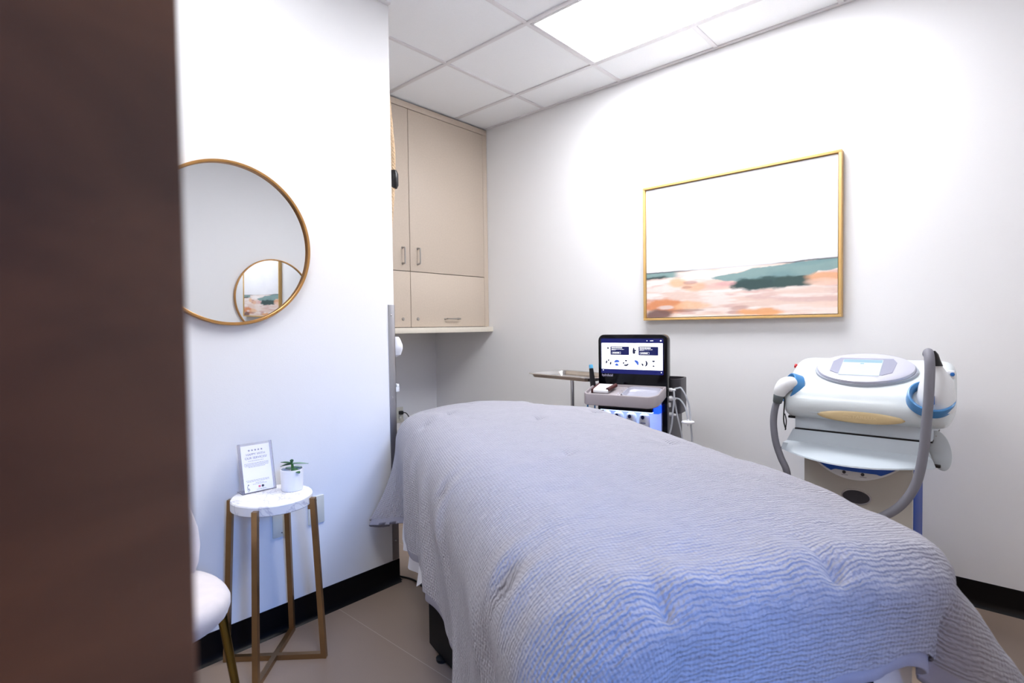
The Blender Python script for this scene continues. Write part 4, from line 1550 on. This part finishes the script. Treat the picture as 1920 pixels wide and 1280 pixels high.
for k in range(3):
    m.tube([(-0.052, -0.006 + 0.005 * k, 0.0102), (-0.042, -0.004 + 0.005 * k, 0.0106), (-0.034, -0.006 + 0.005 * k, 0.0102)], 0.0009, 6, mtx=bq)
m.build('badge_emblem', MATS['badge_light'], bad)

# lens shaped screen bezel on the sloped top
slope = math.atan2(0.100, 0.20)
sq = frame_mtx((0.0, 0.095, 1.033), (1, 0, 0), (0, math.cos(slope), math.sin(slope)))


def lens(a, bt, bb, n=40):
    pts = []
    for k in range(n):
        t = PI * k / n
        pts.append((a * math.cos(t), bt * (math.sin(t) ** 1.0) * (1 - 0.0 * abs(math.cos(t)))))
    for k in range(n):
        t = PI + PI * k / n
        pts.append((a * math.cos(t), bb * math.sin(t)))
    return pts


ln = lens(0.166, 0.112, 0.112)
BZ = mat('bezel_silver', (196, 197, 212), 0.3, 0.15)
BZ2 = mat('bezel_edge', (168, 174, 186), 0.35)
m = MB()
m.loft([[(x * s, y * s, z) for x, y in ln] for s, z in ((1.03, -0.030), (1.045, -0.004), (1.035, 0.0)) ], mtx=sq)
m.build('bezel_rim', BZ2, head)
m = MB()
m.loft([[(x * s, y * s, z) for x, y in ln] for s, z in ((1.0, 0.0), (1.0, 0.006), (0.985, 0.010), (0.93, 0.0125), (0.80, 0.0145), (0.60, 0.0155))], mtx=sq)
bz = m.build('screen_bezel', BZ, head)
LCD = mat('lcd_screen', (60, 66, 70), 0.25, emit=(226, 240, 246), estr=0.5)
LCDB = mat('lcd_bar', (40, 56, 66), 0.25, emit=(176, 216, 238), estr=0.42)
REC = mat('bezel_recess', (150, 152, 172), 0.45)
MB().prism([(-0.112, -0.045), (-0.085, -0.062), (0.070, -0.066), (0.098, -0.045), (0.105, 0.03), (0.09, 0.060), (-0.09, 0.060), (-0.112, 0.03)], 0.0155, 0.0165, sq).build('recess', REC, bz)
lc = MB().bx(-0.077, 0.059, -0.074, 0.046, 0.0165, 0.0185, 0.0005, 1, sq).build('lcd_display', LCD, bz)
MB().bx(-0.075, 0.057, 0.022, 0.043, 0.0185, 0.0189, 0, 1, sq).build('lcd_top_bar', LCDB, lc)
MB().bx(-0.014, -0.002, 0.010, 0.017, 0.0185, 0.0189, 0, 1, sq).build('lcd_mark', LCDB, lc)
MB().lathe([(0, 0), (0.011, 0), (0.012, 0.006), (0.016, 0.012), (0.015, 0.02), (0, 0.022)], 20, Matrix.Translation((-0.262, 0.17, 1.03)) @ Matrix.Scale(0.6, 4) @ zdir_mtx((0, 0, 0), (-1, 0, 0.2))).build('red_button', mat('button_red', (206, 52, 58), 0.35), head)

# cups (blue rings)


def cup(name, c, nrm, ra, rb, xh):
    q = zdir_mtx(c, nrm, xh)
    m = MB()
    prof_ = [(1.0, -0.03), (1.02, 0.0), (1.0, 0.008), (0.94, 0.010), (0.84, 0.004), (0.78, -0.008), (0.70, -0.04), (0.3, -0.05), (0.01, -0.05)]
    m.lathe([(r * ra, z) for r, z in prof_], 48, q, 1.0, rb / ra)
    return m.build(name, LB, head)


cup('left_holder'.replace('left_', 'handpiece_'), (-0.246, -0.004, 0.952), (-0.72, -0.62, 0.30), 0.062, 0.050, (0, 0, 1))
cup('handpiece_holder', (0.222, -0.040, 0.953), (0.22, -0.66, 0.72), 0.069, 0.070, (1, 0, 0))

# shelf under the head
m = MB()
m.bx(-0.225, 0.225, -0.012, 0.30, 0.79, 0.838, 0.004)
m.build('neck_panel', LP_, la)
MB().bx(-0.2255, 0.2255, -0.0135, 0.29, 0.785, 0.790).build('slot', BLACK, la)
m = MB()
rings = []
for k in range(25):
    a = -0.275 + 0.51 * k / 24
    t = (a + 0.02) / 0.255
    fwd = -0.02 - 0.125 * (1 - t * t)
    wb = max(-0.232, min(0.232, a * 0.86))
    rings.append([(wb, -0.012, 0.786), (a * 0.93, -0.016, 0.735), (a * 0.97, -0.03, 0.727), (a, fwd, 0.703 - 0.01 * (1 - t * t)), (a, fwd - 0.002, 0.698 - 0.01 * (1 - t * t)), (a, fwd + 0.004, 0.696 - 0.01 * (1 - t * t)), (a * 0.97, -0.02, 0.72), (wb, 0.0, 0.725), (wb, 0.02, 0.786)])
m.loft(rings)
m.build('front_shelf', LP_, la, angle=28)
m = MB()
fl_ = []
for k in range(40):
    t = 2 * PI * k / 40
    fl_.append((0.242 + 0.034 * math.cos(t) + 0.010 * math.sin(-t), 0.752 + 0.072 * math.sin(t)))
front(fl_, 0.035, 0.041, 0.001).build('side_flap', LP_, la)
front(ellipse(0.002, 0.002, 10, 0.232, 0.805), 0.032, 0.036).build('flap_rivet', NICKEL, la)
MB().bx(0.200, 0.246, 0.02, 0.06, 0.692, 0.702, 0.002).build('flap_hinge', BLACK, la)
MB().bx(-0.285, -0.262, -0.012, 0.03, 0.693, 0.70, 0.002).build('shelf_clip', BLACK, la)
MB().bx(-0.255, -0.225, 0.0, 0.02, 0.826, 0.836, 0.002).build('strap_clip', BLACK, la)

# lower cabinet
m = MB()
rings = []
for z in (0.055, 0.40, 0.735):
    ring = []
    for k in range(17):
        a = -0.200 + 0.364 * k / 16
        t = (a + 0.018) / 0.182
        ring.append((a, 0.030 - 0.030 * (1 - t * t), z))
    ring += [(0.164, 0.06, z), (-0.200, 0.06, z)]
    rings.append(ring)
m.loft(rings)
fp = m.build('front_panel', LBG, la)
MB().bx(-0.200, 0.166, 0.06, 0.36, 0.05, 0.79, 0.004).build('cabinet_body', LBD, la)
# smile shaped control recess
sm, sm2 = [], []
for k in range(25):
    a = -0.165 + 0.33 * k / 24
    t = a / 0.165
    sm.append((a - 0.018, 0.620 + 0.058 * t * t))
top = [(a_, 0.700) for a_, _ in sm[::-1]]
ys = 0.0


def on_front(poly, d0, d1, name, m_, par):
    mm2 = MB()
    rr_ = []
    b2 = bmesh.new()
    # follow the curved front: y = .03-.03(1-t^2)
    vsf, vsb = [], []
    for x, z in poly:
        t = (x + 0.018) / 0.182
        y = 0.030 - 0.030 * (1 - t * t)
        vsf.append((x, y - d1, z)); vsb.append((x, y - d0, z))
    n_ = len(poly)
    mm2.add(vsf + vsb, [list(range(n_)), list(range(n_, 2 * n_))[::-1]] + [[i, (i + 1) % n_, n_ + (i + 1) % n_, n_ + i] for i in range(n_)])
    return mm2.build(name, m_, par)


def band(lo, hi, d0, d1, name, m_, par):
    """strip between two curves lo/hi = lists of (x,z) with equal x"""
    mm2 = MB()
    rings = []
    for (x, z0), (_, z1) in zip(lo, hi):
        t = (x + 0.018) / 0.182
        y = 0.030 - 0.030 * (1 - t * t)
        rings.append([(x, y - d1, z0), (x, y - d1, z1), (x, y - d0, z1), (x, y - d0, z0)])
    mm2.loft(rings)
    return mm2.build(name, m_, par)


xs = [-0.183 + 0.33 * k / 28 for k in range(29)]
lo = [(x, 0.612 + 0.075 * ((x + 0.018) / 0.165) ** 2) for x in xs]
hi = [(x, max(z + 0.0005, 0.690)) for x, z in lo]
band(lo, hi, -0.001, 0.0015, 'control_recess', mat('recess_blue', (56, 104, 206), 0.3), fp)
lo2 = [(x, z - 0.004) for x, z in lo]
hi2 = [(x, z + 0.003) for x, z in lo]
band(lo2, hi2, -0.001, 0.006, 'recess_rim', WHITEP, fp)
xs3 = [-0.098 + 0.17 * k / 20 for k in range(21)]
lo3 = [(x, 0.612 + 0.075 * ((x + 0.018) / 0.165) ** 2) for x in xs3]
hi3 = [(x, 0.640 + 0.0 * x - (0.010 if k in (0, 20) else (0.003 if k in (1, 19) else 0))) for k, x in enumerate(xs3)]
hi3 = [(x, max(z, l[1] + 0.002)) for (x, z), l in zip(hi3, lo3)]
pn = band(lo3, hi3, -0.001, 0.005, 'control_panel', WHITEP, fp)
for x in (-0.050, 0.012):
    MB().lathe([(0, 0), (0.006, 0), (0.006, 0.004), (0.004, 0.006), (0, 0.006)], 16, zdir_mtx((x, -0.004, 0.634), (0, -1, 0))).build('key_lock', DGREY, pn)
    m = MB()
    m.prism(rrect(0.022, 0.0016, 0.0004, 1, x + 0.002, 0.624), 0.0052, 0.0064, FX)
    m.build('printed_line', MATS['grey_ink'], pn)
on_front(ellipse(0.050, 0.030, 40, -0.010, 0.543), -0.001, 0.004, 'handle_rim', CHROME, fp)
on_front(ellipse(0.045, 0.025, 40, -0.010, 0.543), 0.004, 0.006, 'handle_recess', DGREY, fp)
MB().bx(-0.24, 0.22, -0.06, 0.40, 0.03, 0.055, 0.01).build('foot_base', LP_, la)
for x in (-0.2, 0.18):
    for y in (-0.02, 0.36):
        MB().lathe([(0, -0.01), (0.012, -0.01), (0.015, -0.005), (0.015, 0.005), (0.012, 0.01), (0, 0.01)], 16, zdir_mtx((x, y, 0.0152), (1, 0, 0), (0, 1, 0))).build('caster', BLACK, la)

LA = Matrix.Translation((2.45, 0.41, 0)) @ Matrix.Rotation(-PI / 2, 4, 'Z')


def wl(x, y, z):          # world -> console local
    return tuple(LA.inverted() @ Vector((x, y, z)))


# left handpiece with hose
h1_ = thing('laser_handpiece', 'small white handpiece with grey hose in the left blue cup of the console', 'handpiece', tuple(LA @ Vector((-0.245, -0.035, 0.95))), -PI / 2)
m = MB()
m.tube([(0.024, 0.024, 0.012), (0.008, 0.008, 0.022), (-0.010, -0.006, 0.016), (-0.024, -0.014, -0.006), (-0.030, -0.016, -0.030)], [0.020, 0.029, 0.031, 0.027, 0.019], 24)
m.build('handpiece_body', WHITEP, h1_)
MB().lathe([(0.0195, 0.014), (0.021, 0.01), (0.017, -0.018), (0.0155, -0.020), (0, -0.020)], 20, zdir_mtx((-0.033, -0.018, -0.038), (0.25, -0.1, 1))).build('collar', mat('collar_grey', (96, 104, 106), 0.5), h1_)
pts = [(2.415, 0.687, 0.915), (2.41, 0.702, 0.877), (2.405, 0.709, 0.809), (2.40, 0.699, 0.731), (2.40, 0.679, 0.667), (2.40, 0.655, 0.605), (2.42, 0.655, 0.48), (2.47, 0.67, 0.33), (2.53, 0.655, 0.23), (2.57, 0.605, 0.20)]
o0 = LA @ Vector((-0.245, -0.035, 0.95))
Rm = Matrix.Rotation(-PI / 2, 4, 'Z').inverted()


def rel(p, o):
    return tuple(Rm @ (Vector(p) - o))


MB().tube([rel(p, o0) for p in pts], 0.0135, 16).build('hose', HOSE, h1_)
m = MB()
m.tube([rel(p, o0) for p in [(2.40, 0.675, 0.956), (2.395, 0.664, 0.91), (2.40, 0.667, 0.86), (2.40, 0.668, 0.82), (2.40, 0.660, 0.785)]], 0.0026, 8)
m.tube([rel(p, o0) for p in [(2.40, 0.664, 0.85), (2.40, 0.658, 0.82), (2.40, 0.662, 0.782)]], 0.0022, 8)
m.build('strap', BLACK, h1_)
MB().tube([rel(p, o0) for p in [(2.40, 0.688, 0.935), (2.392, 0.678, 0.955), (2.395, 0.665, 0.93)]], 0.0028, 8).build('strap_ring', CHROME, h1_)

# right handpiece with thick hose
o1 = LA @ Vector((0.222, -0.01, 0.955))
h2_ = thing('laser_handpiece', 'large white handpiece with thick grey hose in the right blue cup', 'handpiece', tuple(o1), -PI / 2)
rings = []
for k, (cx_, cy_, z, ra, rb) in enumerate(((0.014, -0.018, -0.050, 0.048, 0.040), (0.014, -0.020, -0.036, 0.055, 0.045), (0.014, -0.018, -0.006, 0.056, 0.046), (0.014, -0.012, 0.030, 0.052, 0.042), (0.016, -0.006, 0.060, 0.046, 0.038), (0.012, -0.002, 0.080, 0.036, 0.032), (0.006, 0.0, 0.104, 0.026, 0.024), (0.000, -0.004, 0.128, 0.020, 0.019), (-0.002, -0.010, 0.146, 0.016, 0.016))):
    rings.append([(cx_ + ra * math.cos(t), cy_ + rb * math.sin(t), z + 0.10 * ra * math.cos(t) * -1) for t in [2 * PI * q / 32 for q in range(32)]])
MB().loft(rings).build('handpiece_body', WHITEP, h2_, angle=60)
rings = []
for cx_, cy_, z, r in ((0.006, -0.004, 0.108, 0.0255), (0.002, -0.010, 0.128, 0.0225), (-0.001, -0.018, 0.150, 0.020), (-0.002, -0.028, 0.162, 0.013)):
    rings.append([(cx_ + r * math.cos(t), cy_ + r * math.sin(t), z) for t in [2 * PI * q / 20 for q in range(20)]])
MB().loft(rings).build('black_collar', BLACK, h2_, angle=60)
bq2 = frame_mtx((0.008, -0.066, -0.008), (1, 0, 0), (0, 0.12, 1))
MB().prism(rrect(0.010, 0.034, 0.005), -0.006, 0.006, bq2, 0.002).build('blue_trigger', mat('trigger_blue', (44, 120, 204), 0.2), h2_)
MB().box((0.052, 0.03, 0.075), (0.022, 0.03, 0.03), 0.006).build('side_lug', WHITEP, h2_)
MB().lathe([(0, 0), (0.007, 0), (0.006, 0.005), (0, 0.006)], 14, zdir_mtx((0.056, 0.014, 0.078), (0.1, -1, 0.1))).build('blue_stud', MATS['trigger_blue'], h2_)
pts = [(2.40, 0.198, 1.106), (2.37, 0.193, 1.112), (2.345, 0.188, 1.090), (2.335, 0.186, 1.05), (2.333, 0.188, 0.97), (2.335, 0.194, 0.87), (2.34, 0.203, 0.76), (2.34, 0.222, 0.655), (2.335, 0.262, 0.575), (2.33, 0.315, 0.522), (2.33, 0.40, 0.46), (2.355, 0.46, 0.37), (2.41, 0.48, 0.30), (2.475, 0.48, 0.27)]
MB().tube([rel(p, o1) for p in pts], 0.0152, 18).build('hose', HOSE, h2_)
